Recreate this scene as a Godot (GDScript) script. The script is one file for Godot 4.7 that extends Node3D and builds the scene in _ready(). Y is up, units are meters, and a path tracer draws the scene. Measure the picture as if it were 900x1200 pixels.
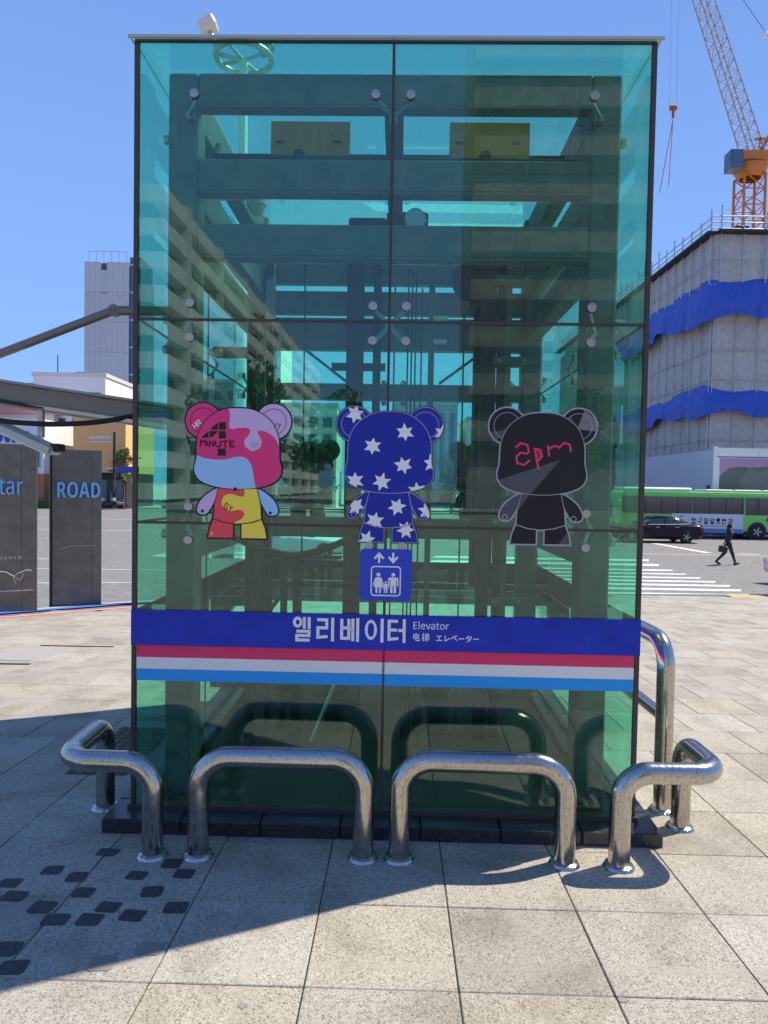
extends Node3D

var M := {}
var E: Node3D            # the glass elevator shaft
var rng := RandomNumberGenerator.new()
const SLOPE := 0.05      # the plaza falls gently away from the camera
const DEPTH := 2.5       # depth of the elevator shaft
const ROAD_DROP := 1.45

# ------------------------------------------------------------------ helpers
func begin() -> SurfaceTool:
	var s := SurfaceTool.new()
	s.begin(Mesh.PRIMITIVE_TRIANGLES)
	return s

func tri(s: SurfaceTool, a: Vector3, b: Vector3, c: Vector3) -> void:
	var n := (c - a).cross(b - a)
	n = n.normalized() if n.length() > 1e-12 else Vector3.UP
	for p in [a, b, c]:
		s.set_normal(n)
		s.add_vertex(p)

# triangle with its own normals, wound so that its front agrees with them
func trin(s: SurfaceTool, a: Array, b: Array, c: Array) -> void:
	var n: Vector3 = (c[0] - a[0]).cross(b[0] - a[0])
	var order := [a, b, c] if n.dot(a[1] + b[1] + c[1]) >= 0 else [a, c, b]
	for v in order:
		s.set_normal(v[1])
		s.add_vertex(v[0])

func quad(s: SurfaceTool, a: Vector3, b: Vector3, c: Vector3, d: Vector3) -> void:
	tri(s, a, b, c)
	tri(s, a, c, d)

func box(s: SurfaceTool, c: Vector3, size: Vector3, b := Basis()) -> void:
	var v := []
	for k in 8:
		v.append(c + b * (size * 0.5 * Vector3(1 if k & 1 else -1, 1 if k & 2 else -1, 1 if k & 4 else -1)))
	for f in [[6, 7, 5, 4], [3, 2, 0, 1], [7, 3, 1, 5], [2, 6, 4, 0], [2, 3, 7, 6], [4, 5, 1, 0]]:
		quad(s, v[f[0]], v[f[1]], v[f[2]], v[f[3]])

# box with chamfered edges
func bevel_box(s: SurfaceTool, c: Vector3, size: Vector3, e: float, b := Basis()) -> void:
	var h := size * 0.5
	var g := func(p: Vector3) -> Vector3: return c + b * p
	for axis in 3:
		var u := (axis + 1) % 3
		var w := (axis + 2) % 3
		for sg in [-1.0, 1.0]:
			var q := []
			for k in [[-1, -1], [1, -1], [1, 1], [-1, 1]]:
				var p := Vector3.ZERO
				p[axis] = h[axis] * sg
				p[u] = (h[u] - e) * k[0]
				p[w] = (h[w] - e) * k[1]
				q.append(g.call(p))
			if sg > 0:
				quad(s, q[3], q[2], q[1], q[0])
			else:
				quad(s, q[0], q[1], q[2], q[3])
	for axis in 3:        # edges along axis
		var u := (axis + 1) % 3
		var w := (axis + 2) % 3
		for su in [-1.0, 1.0]:
			for sw in [-1.0, 1.0]:
				var p := []
				for t in [[-1, 0], [1, 0], [1, 1], [-1, 1]]:
					var r := Vector3.ZERO
					r[axis] = (h[axis] - e) * t[0]
					r[u] = (h[u] - (e if t[1] else 0.0)) * su
					r[w] = (h[w] - (0.0 if t[1] else e)) * sw
					p.append(g.call(r))
				if su * sw > 0:
					quad(s, p[3], p[2], p[1], p[0])
				else:
					quad(s, p[0], p[1], p[2], p[3])
	for k in 8:
		var sg := Vector3(1 if k & 1 else -1, 1 if k & 2 else -1, 1 if k & 4 else -1)
		var a: Vector3 = g.call(Vector3(h.x, h.y - e, h.z - e) * sg)
		var d: Vector3 = g.call(Vector3(h.x - e, h.y, h.z - e) * sg)
		var f: Vector3 = g.call(Vector3(h.x - e, h.y - e, h.z) * sg)
		if sg.x * sg.y * sg.z > 0:
			tri(s, a, f, d)
		else:
			tri(s, a, d, f)

# extruded outline, front face towards +z
func prism(s: SurfaceTool, poly: PackedVector2Array, z0: float, z1: float, tr := Transform3D()) -> void:
	var p := poly
	if Geometry2D.is_polygon_clockwise(p):
		p.reverse()
	var idx := Geometry2D.triangulate_polygon(p)
	for k in range(0, idx.size(), 3):
		var a := p[idx[k]]
		var b := p[idx[k + 1]]
		var c := p[idx[k + 2]]
		if (b - a).cross(c - a) < 0:
			var t := b
			b = c
			c = t
		tri(s, tr * Vector3(a.x, a.y, z1), tr * Vector3(c.x, c.y, z1), tr * Vector3(b.x, b.y, z1))
		tri(s, tr * Vector3(a.x, a.y, z0), tr * Vector3(b.x, b.y, z0), tr * Vector3(c.x, c.y, z0))
	for k in p.size():
		var a := p[k]
		var b := p[(k + 1) % p.size()]
		quad(s, tr * Vector3(a.x, a.y, z1), tr * Vector3(b.x, b.y, z1), tr * Vector3(b.x, b.y, z0), tr * Vector3(a.x, a.y, z0))

# round bar along a path
func tube(s: SurfaceTool, pts: Array, r: float, n := 10, r_end := -1.0) -> void:
	var count := pts.size()
	var rings := []
	var side := Vector3.ZERO
	for k in count:
		var t: Vector3 = (pts[mini(k + 1, count - 1)] - pts[maxi(k - 1, 0)]).normalized()
		if side == Vector3.ZERO:
			side = t.cross(Vector3.UP if absf(t.y) < 0.9 else Vector3.RIGHT).normalized()
		else:
			side = (side - t * side.dot(t)).normalized()
		var up := t.cross(side)
		var rad := r if r_end < 0 else lerpf(r, r_end, float(k) / maxf(1.0, count - 1))
		var ring := []
		for j in n:
			var a := TAU * j / n
			var d := side * cos(a) + up * sin(a)
			ring.append([pts[k] + d * rad, d])
		rings.append(ring)
	for k in count - 1:
		for j in n:
			var a = rings[k][j]
			var b = rings[k][(j + 1) % n]
			var c = rings[k + 1][(j + 1) % n]
			var d = rings[k + 1][j]
			trin(s, a, b, c)
			trin(s, a, c, d)
	for end in [0, count - 1]:
		for j in range(1, n - 1):
			if end == 0:
				tri(s, rings[0][0][0], rings[0][j][0], rings[0][j + 1][0])
			else:
				tri(s, rings[end][0][0], rings[end][j + 1][0], rings[end][j][0])

# rounds the corners of a path
func bend(pts: Array, rad: float, n := 8) -> Array:
	var o := [pts[0]]
	for k in range(1, pts.size() - 1):
		var a: Vector3 = (pts[k - 1] - pts[k]).normalized()
		var b: Vector3 = (pts[k + 1] - pts[k]).normalized()
		var half := a.angle_to(b) / 2
		var t := rad / tan(half)
		var centre: Vector3 = pts[k] + (a + b).normalized() * (rad / sin(half))
		var p0: Vector3 = pts[k] + a * t - centre
		var p1: Vector3 = pts[k] + b * t - centre
		var ax := p0.cross(p1).normalized()
		var sweep := p0.angle_to(p1)
		for j in n + 1:
			o.append(centre + p0.rotated(ax, sweep * j / n))
	o.append(pts[-1])
	return o

func lathe(s: SurfaceTool, prof: Array, c: Vector3, axis := Basis(), n := 20) -> void:
	for k in prof.size() - 1:
		var p: Vector2 = prof[k]
		var q: Vector2 = prof[k + 1]
		var nn := Vector2(p.y - q.y, q.x - p.x).normalized()
		for j in n:
			var a0 := TAU * j / n
			var a1 := TAU * (j + 1) / n
			var f := func(w: Vector2, a: float) -> Vector3: return c + axis * Vector3(w.x * cos(a), w.y, w.x * sin(a))
			var g := func(a: float) -> Vector3: return axis * Vector3(nn.x * cos(a), nn.y, nn.x * sin(a))
			var v := []
			for e in [[p, a0], [p, a1], [q, a1], [q, a0]]:
				v.append([f.call(e[0], e[1]), g.call(e[1])])
			trin(s, v[0], v[1], v[2])
			trin(s, v[0], v[2], v[3])

# closed skin through equal rings, smooth
func loft(s: SurfaceTool, rings: Array, caps := true) -> void:
	var n: int = rings[0].size()
	var mids := []
	for r in rings:
		var m := Vector3.ZERO
		for p in r:
			m += p
		mids.append(m / n)
	var nor := []
	for k in rings.size():
		var row := []
		for j in n:
			var t: Vector3 = rings[mini(k + 1, rings.size() - 1)][j] - rings[maxi(k - 1, 0)][j]
			var w: Vector3 = rings[k][(j + 1) % n] - rings[k][(j + n - 1) % n]
			var v := t.cross(w).normalized()
			if v.dot(rings[k][j] - mids[k]) < 0:
				v = -v
			row.append(v)
		nor.append(row)
	for k in rings.size() - 1:
		for j in n:
			var j2 := (j + 1) % n
			var v := []
			for e in [[k, j], [k, j2], [k + 1, j2], [k + 1, j]]:
				v.append([rings[e[0]][e[1]], nor[e[0]][e[1]]])
			trin(s, v[0], v[1], v[2])
			trin(s, v[0], v[2], v[3])
	if caps:
		for k in [0, rings.size() - 1]:
			for j in n:
				tri(s, mids[k], rings[k][j], rings[k][(j + 1) % n])

func obj(called: String, s: SurfaceTool, m: Material, parent: Node = self) -> MeshInstance3D:
	var o := MeshInstance3D.new()
	o.name = called
	o.mesh = s.commit()
	o.material_override = m
	parent.add_child(o, true)
	return o

func inst(called: String, mesh: Mesh, m: Material, parent: Node, tr: Transform3D) -> MeshInstance3D:
	var o := MeshInstance3D.new()
	o.name = called
	o.mesh = mesh
	o.material_override = m
	o.transform = tr
	parent.add_child(o, true)
	return o

func block(called: String, c: Vector3, size: Vector3, m: Material, parent: Node = self, b := Basis()) -> MeshInstance3D:
	var s := begin()
	box(s, c, size, b)
	return obj(called, s, m, parent)

var used := {}
func thing(called: String, label: String, category: String, at := Vector3.ZERO, group := "", turn := 0.0) -> Node3D:
	var o := Node3D.new()
	used[called] = used.get(called, -1) + 1
	o.name = called if used[called] == 0 else "%s_%03d" % [called, used[called]]
	add_child(o)
	o.position = at
	o.rotation.y = turn
	tag(o, label, category, group)
	return o

func copy(src: Node3D, called: String, label: String, at: Vector3, turn := 0.0) -> Node3D:
	var o: Node3D = src.duplicate()
	used[called] = used.get(called, 0) + 1
	o.name = "%s_%03d" % [called, used[called]]
	add_child(o)
	o.position = at
	o.rotation.y = turn
	o.set_meta("label", label)
	return o

func tag(o: Node, label: String, category := "", group := "") -> void:
	o.set_meta("label", label)
	if category:
		o.set_meta("category", category)
	if group:
		o.set_meta("group", group)

func structure(o: Node, label := "") -> void:
	o.set_meta("kind", "structure")
	if label:
		o.set_meta("label", label)

func rgb(r: float, g: float, b: float) -> Color:      # a base colour as linear reflectance
	return Color(r, g, b).linear_to_srgb()

func mat(c: Color, rough := 0.7, metal := 0.0) -> StandardMaterial3D:
	var m := StandardMaterial3D.new()
	m.albedo_color = c
	m.roughness = rough
	m.metallic = metal
	return m

func noise_tex(kind: int, freq: float, size: int, stops: Array, seed_: int, octaves := 4, steps := false) -> NoiseTexture2D:
	var n := FastNoiseLite.new()
	n.noise_type = kind
	n.frequency = freq
	n.seed = seed_
	n.fractal_octaves = octaves
	if kind == FastNoiseLite.TYPE_CELLULAR:
		n.cellular_return_type = FastNoiseLite.RETURN_CELL_VALUE
		n.fractal_type = FastNoiseLite.FRACTAL_NONE
	var g := Gradient.new()
	var offs := PackedFloat32Array()
	var cols := PackedColorArray()
	for st in stops:
		offs.append(st[0])
		cols.append(st[1])
	g.offsets = offs
	g.colors = cols
	if steps:
		g.interpolation_mode = Gradient.GRADIENT_INTERPOLATE_CONSTANT
	var t := NoiseTexture2D.new()
	t.width = size
	t.height = size
	t.seamless = true
	t.noise = n
	t.color_ramp = g
	return t

func tri_tex(m: StandardMaterial3D, t: Texture2D, metres: float) -> void:
	m.albedo_texture = t
	m.uv1_triplanar = true
	m.uv1_world_triplanar = true
	m.uv1_scale = Vector3.ONE / metres

func soil(m: StandardMaterial3D, t: Texture2D, metres: float) -> void:   # blotches of dirt, multiplied
	m.detail_enabled = true
	m.detail_blend_mode = BaseMaterial3D.BLEND_MODE_MUL
	m.detail_albedo = t
	m.detail_uv_layer = BaseMaterial3D.DETAIL_UV_2
	m.uv2_triplanar = true
	m.uv2_world_triplanar = true
	m.uv2_scale = Vector3.ONE / metres

func ground_y(z: float) -> float:       # plaza
	return SLOPE * minf(z, 0.0)

func road_y(z: float) -> float:
	return -0.10 - SLOPE * clampf(-z, 0.0, 27.0)

# ------------------------------------------------------------------ main
func _ready() -> void:
	rng.seed = 7
	var cam := Camera3D.new()
	cam.name = "camera"
	cam.position = Vector3(0, 1.5, 0)
	cam.basis = Basis(Vector3.RIGHT, deg_to_rad(-1.94)) * Basis(Vector3.BACK, deg_to_rad(1.0))
	cam.fov = 2.0 * rad_to_deg(atan(600.0 / 825.0))
	cam.near = 0.05
	cam.far = 2000.0
	add_child(cam)
	var env := Environment.new()
	env.background_mode = Environment.BG_SKY
	env.tonemap_mode = Environment.TONE_MAPPER_LINEAR
	env.tonemap_exposure = 1.46
	env.sdfgi_enabled = true
	env.ssao_enabled = true
	env.ssil_enabled = true
	var sky := ProceduralSkyMaterial.new()
	sky.sky_top_color = Color(0.257, 0.406, 0.687)
	sky.sky_horizon_color = Color(0.516, 0.670, 0.896)
	sky.sky_curve = 0.60
	sky.ground_horizon_color = Color(0.62, 0.64, 0.66)
	sky.ground_bottom_color = Color(0.45, 0.44, 0.42)
	sky.sun_angle_max = 12.0
	sky.sun_curve = 0.08
	env.sky = Sky.new()
	env.sky.sky_material = sky
	var we := WorldEnvironment.new()
	we.name = "environment"
	we.environment = env
	add_child(we)
	var sun := DirectionalLight3D.new()
	sun.name = "sun"
	var el := deg_to_rad(52.0)
	var az := deg_to_rad(26.5)
	var to_sun := Vector3(cos(el) * cos(az), sin(el), -cos(el) * sin(az))
	sun.basis = Basis.looking_at(-to_sun)
	sun.light_energy = 1.5
	sun.light_color = Color(1.0, 0.955, 0.89)
	sun.light_angular_distance = 0.5
	sun.shadow_enabled = true
	add_child(sun)

	materials()
	setting()
	elevator()
	decals()
	rails()
	canopy()
	pylons()
	left_background()
	right_background()
	far_background()
	traffic()
	walker()
	behind_camera()

func materials() -> void:
	var W := Color.WHITE
	var grains := noise_tex(FastNoiseLite.TYPE_CELLULAR, 0.2, 1024, [[0.0, rgb(0.19, 0.175, 0.16)], [0.07, rgb(0.31, 0.285, 0.25)], [0.20, rgb(0.42, 0.385, 0.335)], [0.45, rgb(0.485, 0.445, 0.385)], [0.74, rgb(0.54, 0.50, 0.44)], [0.93, rgb(0.62, 0.585, 0.53)]], 3, 1, true)
	var blot := noise_tex(FastNoiseLite.TYPE_SIMPLEX_SMOOTH, 0.006, 1024, [[0.0, Color(0.84, 0.83, 0.81)], [0.32, Color(0.92, 0.915, 0.905)], [0.5, Color(0.97, 0.968, 0.965)], [1.0, W]], 11, 6)
	M.granite = []
	for t in [[0.955, 0.97, 0.95], [0.915, 0.92, 0.895], [0.865, 0.87, 0.84], [0.94, 0.94, 0.90]]:
		var m := mat(Color(t[0], t[1], t[2]), 0.85)
		tri_tex(m, grains, 0.95)
		soil(m, blot, 2.7)
		M.granite.append(m)
	M.joint = mat(rgb(0.17, 0.15, 0.125), 0.95)
	M.asphalt = mat(W, 0.95)
	tri_tex(M.asphalt, noise_tex(FastNoiseLite.TYPE_SIMPLEX, 0.02, 1024, [[0.0, rgb(0.18, 0.175, 0.165)], [0.5, rgb(0.245, 0.238, 0.222)], [1.0, rgb(0.30, 0.29, 0.272)]], 5, 6), 9.0)
	soil(M.asphalt, noise_tex(FastNoiseLite.TYPE_CELLULAR, 0.3, 512, [[0.0, Color(0.80, 0.80, 0.80)], [0.5, Color(0.92, 0.92, 0.92)], [1.0, W]], 8, 1), 4.0)
	M.line = mat(W, 0.8)
	tri_tex(M.line, noise_tex(FastNoiseLite.TYPE_SIMPLEX, 0.02, 512, [[0.0, rgb(0.34, 0.34, 0.33)], [0.35, rgb(0.62, 0.62, 0.6)], [1.0, rgb(0.78, 0.78, 0.76)]], 6, 5), 3.0)
	M.line_yellow = mat(rgb(0.55, 0.42, 0.12), 0.8)
	M.ground = mat(rgb(0.42, 0.39, 0.34), 0.95)
	M.tactile = mat(rgb(0.50, 0.36, 0.14), 0.85)
	M.curb = mat(rgb(0.46, 0.44, 0.41), 0.85)
	M.stripe_blue = mat(rgb(0.05, 0.18, 0.62), 0.7)
	M.stripe_pink = mat(rgb(0.62, 0.26, 0.28), 0.75)
	# tinted glass: what passes one pane is multiplied by this colour
	var g := mat(rgb(0.46, 0.95, 0.77), 0.0)
	g.refraction_enabled = true
	g.refraction_scale = 0.06
	g.albedo_color.a = 0.0
	g.transparency = BaseMaterial3D.TRANSPARENCY_ALPHA
	M.glass = g
	M.seal = mat(rgb(0.05, 0.04, 0.035), 0.5)
	M.steel_paint = mat(W, 0.55)
	tri_tex(M.steel_paint, noise_tex(FastNoiseLite.TYPE_SIMPLEX, 0.01, 512, [[0.0, rgb(0.13, 0.13, 0.135)], [0.5, rgb(0.17, 0.17, 0.175)], [1.0, rgb(0.20, 0.20, 0.20)]], 21, 5), 1.3)
	M.dark_steel = mat(rgb(0.028, 0.028, 0.028), 0.7)
	M.black_stone = mat(W, 0.28)
	tri_tex(M.black_stone, noise_tex(FastNoiseLite.TYPE_CELLULAR, 0.25, 512, [[0.0, rgb(0.02, 0.02, 0.022)], [0.6, rgb(0.032, 0.033, 0.036)], [1.0, rgb(0.08, 0.08, 0.085)]], 4, 1), 0.5)
	var st := mat(rgb(0.53, 0.50, 0.455), 0.27, 1.0)
	st.uv1_triplanar = true
	st.uv1_world_triplanar = true
	st.uv1_scale = Vector3(2.2, 1.2, 2.2)
	st.roughness_texture = noise_tex(FastNoiseLite.TYPE_SIMPLEX, 0.03, 512, [[0.0, Color(0.55, 0.55, 0.55)], [0.55, Color(0.75, 0.75, 0.75)], [1.0, W]], 31, 6)
	st.albedo_texture = noise_tex(FastNoiseLite.TYPE_SIMPLEX, 0.05, 512, [[0.0, Color(0.66, 0.62, 0.56)], [0.22, Color(0.88, 0.86, 0.82)], [0.4, W], [1.0, W]], 33, 6)
	M.stainless = st
	M.fitting = mat(rgb(0.42, 0.42, 0.415), 0.3, 0.9)
	M.tan_board = mat(rgb(0.80, 0.30, 0.04), 0.6)
	M.white = mat(rgb(0.78, 0.78, 0.77), 0.5)
	M.cream = mat(rgb(0.66, 0.63, 0.55), 0.5)
	M.black = mat(rgb(0.018, 0.018, 0.02), 0.45)
	M.rubber = mat(rgb(0.02, 0.02, 0.02), 0.8)
	M.alu = mat(rgb(0.5, 0.5, 0.49), 0.35, 0.8)
	M.window = mat(rgb(0.03, 0.04, 0.05), 0.08)
	M.window.metallic_specular = 0.7
	M.window_blue = mat(rgb(0.07, 0.13, 0.20), 0.08)
	M.concrete = mat(W, 0.9)
	tri_tex(M.concrete, noise_tex(FastNoiseLite.TYPE_SIMPLEX, 0.012, 512, [[0.0, rgb(0.30, 0.29, 0.28)], [0.5, rgb(0.40, 0.39, 0.375)], [1.0, rgb(0.47, 0.46, 0.45)]], 41, 5), 12.0)
	M.leaf = []
	for c in [[0.055, 0.10, 0.022], [0.085, 0.14, 0.03], [0.04, 0.075, 0.02]]:
		var m := mat(rgb(c[0], c[1], c[2]), 0.7)
		m.backlight_enabled = true
		m.backlight = rgb(c[0] * 3.0, c[1] * 3.0, c[2] * 2.0)
		M.leaf.append(m)
	M.leaf_bright = mat(rgb(0.22, 0.24, 0.045), 0.7)
	M.bark = mat(rgb(0.12, 0.095, 0.075), 0.9)

# ------------------------------------------------------------------ ground, road
# plaza edge, from the left, round the corner, to the right
var edge := PackedVector2Array([Vector2(-60, -4.0), Vector2(-16, -7.2), Vector2(-8.4, -9.5), Vector2(-6.0, -11.0), Vector2(-4.6, -12.55), Vector2(-2.6, -14.2), Vector2(0.5, -15.2), Vector2(9.0, -16.25), Vector2(30, -17.6), Vector2(60, -19.4)])

func strip(s: SurfaceTool, line: PackedVector2Array, off0: float, off1: float, lift: float) -> void:
	# band along the plaza edge, between two distances inside it
	var a := []
	var b := []
	for k in line.size():
		var t := (line[mini(k + 1, line.size() - 1)] - line[maxi(k - 1, 0)]).normalized()
		var n := Vector2(-t.y, t.x)          # towards the camera side
		for q in [[off0, a], [off1, b]]:
			var p: Vector2 = line[k] + n * q[0]
			q[1].append(Vector3(p.x, ground_y(p.y) + lift, p.y))
	for k in line.size() - 1:
		quad(s, a[k], a[k + 1], b[k + 1], b[k])

func setting() -> void:
	# land to the horizon
	var s := begin()
	var prof := [Vector2(900, -0.12), Vector2(0, -0.12), Vector2(-27, -1.50), Vector2(-1500, -1.50)]
	for k in prof.size() - 1:
		quad(s, Vector3(-1200, prof[k + 1].y, prof[k + 1].x), Vector3(1200, prof[k + 1].y, prof[k + 1].x), Vector3(1200, prof[k].y, prof[k].x), Vector3(-1200, prof[k].y, prof[k].x))
	structure(obj("ground", s, M.ground))
	s = begin()
	prof = [-2.0, -27.0, -84.0]
	for k in 2:
		quad(s, Vector3(-300, road_y(prof[k + 1]), prof[k + 1]), Vector3(300, road_y(prof[k + 1]), prof[k + 1]), Vector3(300, road_y(prof[k]), prof[k]), Vector3(-300, road_y(prof[k]), prof[k]))
	var road := obj("road", s, M.asphalt)
	structure(road, "wide grey asphalt road with crossing and lane lines")
	# plaza: joint bed, slabs
	var plaza := Node3D.new()
	plaza.name = "plaza_paving"
	add_child(plaza)
	structure(plaza, "speckled beige granite slab paving round the elevator")
	s = begin()
	var inside := edge.duplicate()
	inside.append(Vector2(60, 0))
	inside.append(Vector2(-60, 0))
	var idx := Geometry2D.triangulate_polygon(inside)
	for k in range(0, idx.size(), 3):
		var v := []
		for j in 3:
			var p := inside[idx[k + j]]
			v.append(Vector3(p.x, ground_y(p.y) - 0.012, p.y))
		if (v[1] - v[0]).cross(v[2] - v[0]).y > 0:
			tri(s, v[0], v[2], v[1])
		else:
			tri(s, v[0], v[1], v[2])
	quad(s, Vector3(-60, -0.012, 0), Vector3(60, -0.012, 0), Vector3(60, -0.012, 3), Vector3(-60, -0.012, 3))
	obj("joint_bed", s, M.joint, plaza)
	var tr := Transform3D(Basis(Vector3.RIGHT, -atan(SLOPE)) * Basis(Vector3.UP, -0.019), Vector3(-0.733, SLOPE * -2.224, -2.224))
	var slabs := []
	var cam: Camera3D = get_node("camera")
	var inv := cam.transform.affine_inverse()
	for j in range(-4, 34):
		for i in range(-70, 74):
			var shift := 0.0 if j < 4 else (0.25 if j % 2 else 0.0)
			var c := tr * Vector3(i * 0.5 + 0.25 + shift, 0, -(j * 0.5 + 0.25))
			var ok := c.z < -0.3
			for q in [Vector2(0.26, 0.26), Vector2(-0.26, 0.26), Vector2(0.26, -0.26), Vector2(-0.26, -0.26)]:
				ok = ok and Geometry2D.is_point_in_polygon(Vector2(c.x, c.z) + q * 1.5, inside)
			if not ok or absf(c.x) > 24:
				continue
			var l := inv * c
			var seen := l.z < -1.0 and absf(l.x / -l.z) < 0.60 and l.y / -l.z > -0.80
			# under the elevator
			if c.x > -1.0 and c.x < 1.0 and c.z < -3.8 and c.z > -5.6:
				continue
			slabs.append([(-l.z if seen else 1000.0 + l.length()), Vector3(i * 0.5 + 0.25 + shift, 0, -(j * 0.5 + 0.25)), (i * 7 + j * 13 + i * j) % 4])
	slabs.sort_custom(func(a, b): return a[0] < b[0])
	var one := begin()
	bevel_box(one, Vector3(0, -0.03, 0), Vector3(0.4955, 0.06, 0.4955), 0.003)
	var mesh := one.commit()
	var rest := [begin(), begin(), begin(), begin()]
	for k in slabs.size():
		var t := tr * Transform3D(Basis(), slabs[k][1])
		t.origin.y += rng.randf_range(-0.0012, 0.0012)
		if k < 300:
			inst("paving_slab", mesh, M.granite[slabs[k][2]], plaza, t)
		elif k < 2600:
			box(rest[slabs[k][2]], t * Vector3(0, -0.03, 0), Vector3(0.494, 0.06, 0.494), t.basis)
	for k in 4:
		var o := obj("far_paving", rest[k], M.granite[k], plaza)
		o.set_meta("kind", "stuff")
	# paving behind the photographer, mirrored in the glass
	s = begin()
	quad(s, Vector3(-60, 0.0, 0.6), Vector3(60, 0.0, 0.6), Vector3(60, 0.0, 45), Vector3(-60, 0.0, 45))
	structure(obj("pavement", s, M.granite[1]))
	# kerb along the road
	s = begin()
	for k in edge.size() - 1:
		var a := edge[k]
		var b := edge[k + 1]
		var n := int(maxf(1.0, a.distance_to(b) / 1.0))
		for j in n:
			var p := a.lerp(b, float(j) / n)
			var q := a.lerp(b, float(j + 1) / n)
			if absf(p.x) > 25:
				continue
			var d := (q - p).normalized()
			var mid := (p + q) / 2
			var up := Vector3(0, 1, -SLOPE).normalized()
			var fx := Vector3(d.x, (ground_y(q.y) - ground_y(p.y)) / p.distance_to(q), d.y).normalized()
			var fz := fx.cross(up).normalized()
			box(s, Vector3(mid.x, ground_y(mid.y) - 0.10, mid.y), Vector3(p.distance_to(q) - 0.008, 0.21, 0.18), Basis(fx, up, fz))
	structure(obj("kerb", s, M.curb))
	s = begin()
	strip(s, edge.slice(1, 6), 0.09, 0.30, 0.012)
	var o2 := obj("blue_paint_line", s, M.stripe_blue)
	structure(o2)
	s = begin()
	strip(s, edge.slice(1, 6), 0.62, 0.78, 0.006)
	structure(obj("pink_paint_line", s, M.stripe_pink))
	# tactile strip at the crossing and small marks
	s = begin()
	for k in 14:
		var t := k / 14.0
		var p := Vector2(7.9, -15.65).lerp(Vector2(12.2, -15.95), t)
		box(s, Vector3(p.x, ground_y(p.y) + 0.004, p.y), Vector3(0.295, 0.012, 0.42))
	structure(obj("tactile_strip", s, M.tactile))
	# road paint
	var bars := [[-16.95, 8.7], [-18.35, 9.2], [-19.75, 9.6], [-21.15, 9.85], [-22.7, 10.1], [-24.5, 10.4], [-26.6, 10.8], [-28.7, 11.1], [-30.6, 11.4]]
	for b in bars:
		var half := 0.30 if b[0] > -26 else 0.42
		s = begin()
		var z: float = b[0]
		quad(s, Vector3(b[1] - 9.0, road_y(z - half) + 0.006, z - half), Vector3(b[1] + 0.35, road_y(z - half) + 0.006, z - half), Vector3(b[1], road_y(z + half) + 0.006, z + half), Vector3(b[1] - 9.35, road_y(z + half) + 0.006, z + half))
		obj("crossing_bar", s, M.line, road)
	var lines := [[Vector2(15.8, -41), Vector2(16.2, -35.0), 0.45], [Vector2(17.4, -34.7), Vector2(18.6, -34.7), 0.25], [Vector2(21.5, -34.7), Vector2(24.5, -34.7), 0.25], [Vector2(-40, -18.5), Vector2(-6.5, -22.2), 0.16], [Vector2(-40, -27), Vector2(-22, -27), 0.16], [Vector2(-18, -27), Vector2(-12, -27), 0.16], [Vector2(-60, -44), Vector2(-14, -44), 0.2], [Vector2(-60, -58), Vector2(-20, -58), 0.2], [Vector2(-14, -15.5), Vector2(-6.2, -17.6), 0.14]]
	for l in lines:
		var a: Vector2 = l[0]
		var b: Vector2 = l[1]
		var n: Vector2 = Vector2(-(b - a).y, (b - a).x).normalized() * (l[2] / 2)
		s = begin()
		var q := []
		for p in [a + n, b + n, b - n, a - n]:
			q.append(Vector3(p.x, road_y(p.y) + 0.006, p.y))
		quad(s, q[3], q[2], q[1], q[0])
		obj("lane_line", s, M.line, road)
	s = begin()
	quad(s, Vector3(11.5, road_y(-34.6) + 0.005, -34.0), Vector3(30, road_y(-34.6) + 0.005, -34.0), Vector3(30, road_y(-34.2) + 0.005, -33.75), Vector3(11.5, road_y(-34.2) + 0.005, -33.75))
	obj("yellow_line", s, M.line_yellow, road)
	# arrow on the asphalt near the kerb
	s = begin()
	var arrow := PackedVector2Array([Vector2(5.85, 16.55), Vector2(6.35, 16.75), Vector2(6.25, 16.62), Vector2(6.95, 16.35), Vector2(6.8, 16.15), Vector2(6.2, 16.45), Vector2(6.15, 16.3)])
	prism(s, arrow, 0.0, 0.006, Transform3D(Basis(Vector3.RIGHT, -PI / 2 - atan(SLOPE)), Vector3(0, -0.098, 0)))
	obj("arrow_mark", s, M.line, road)
	# worn adhesive patches on slabs, shadow and sun painted as dark and grey
	var dark := mat(Color.WHITE, 0.75)
	tri_tex(dark, noise_tex(FastNoiseLite.TYPE_CELLULAR, 0.3, 256, [[0.0, rgb(0.03, 0.03, 0.03)], [0.7, rgb(0.05, 0.05, 0.048)], [1.0, rgb(0.13, 0.125, 0.11)]], 9, 1), 0.25)
	var grey := mat(rgb(0.23, 0.215, 0.195), 0.9)  # lighter copy for the two patches lying in sunlight
	var pts := []
	for p in [[-1.214, -3.105], [-1.013, -2.905], [-1.502, -2.825], [-1.434, -2.729], [-1.379, -2.936], [-1.255, -2.883], [-1.175, -2.763], [-1.286, -2.653], [-1.197, -2.569], [-1.036, -2.661], [-0.924, -2.606], [-0.907, -2.779], [-0.895, -3.013], [-0.819, -2.926], [-0.777, -2.664], [-1.072, -2.573], [-0.922, -2.317], [-0.792, -2.402], [-1.281, -2.388], [-1.207, -2.287]]:
		pts.append(Vector2(p[0], p[1]))
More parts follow.
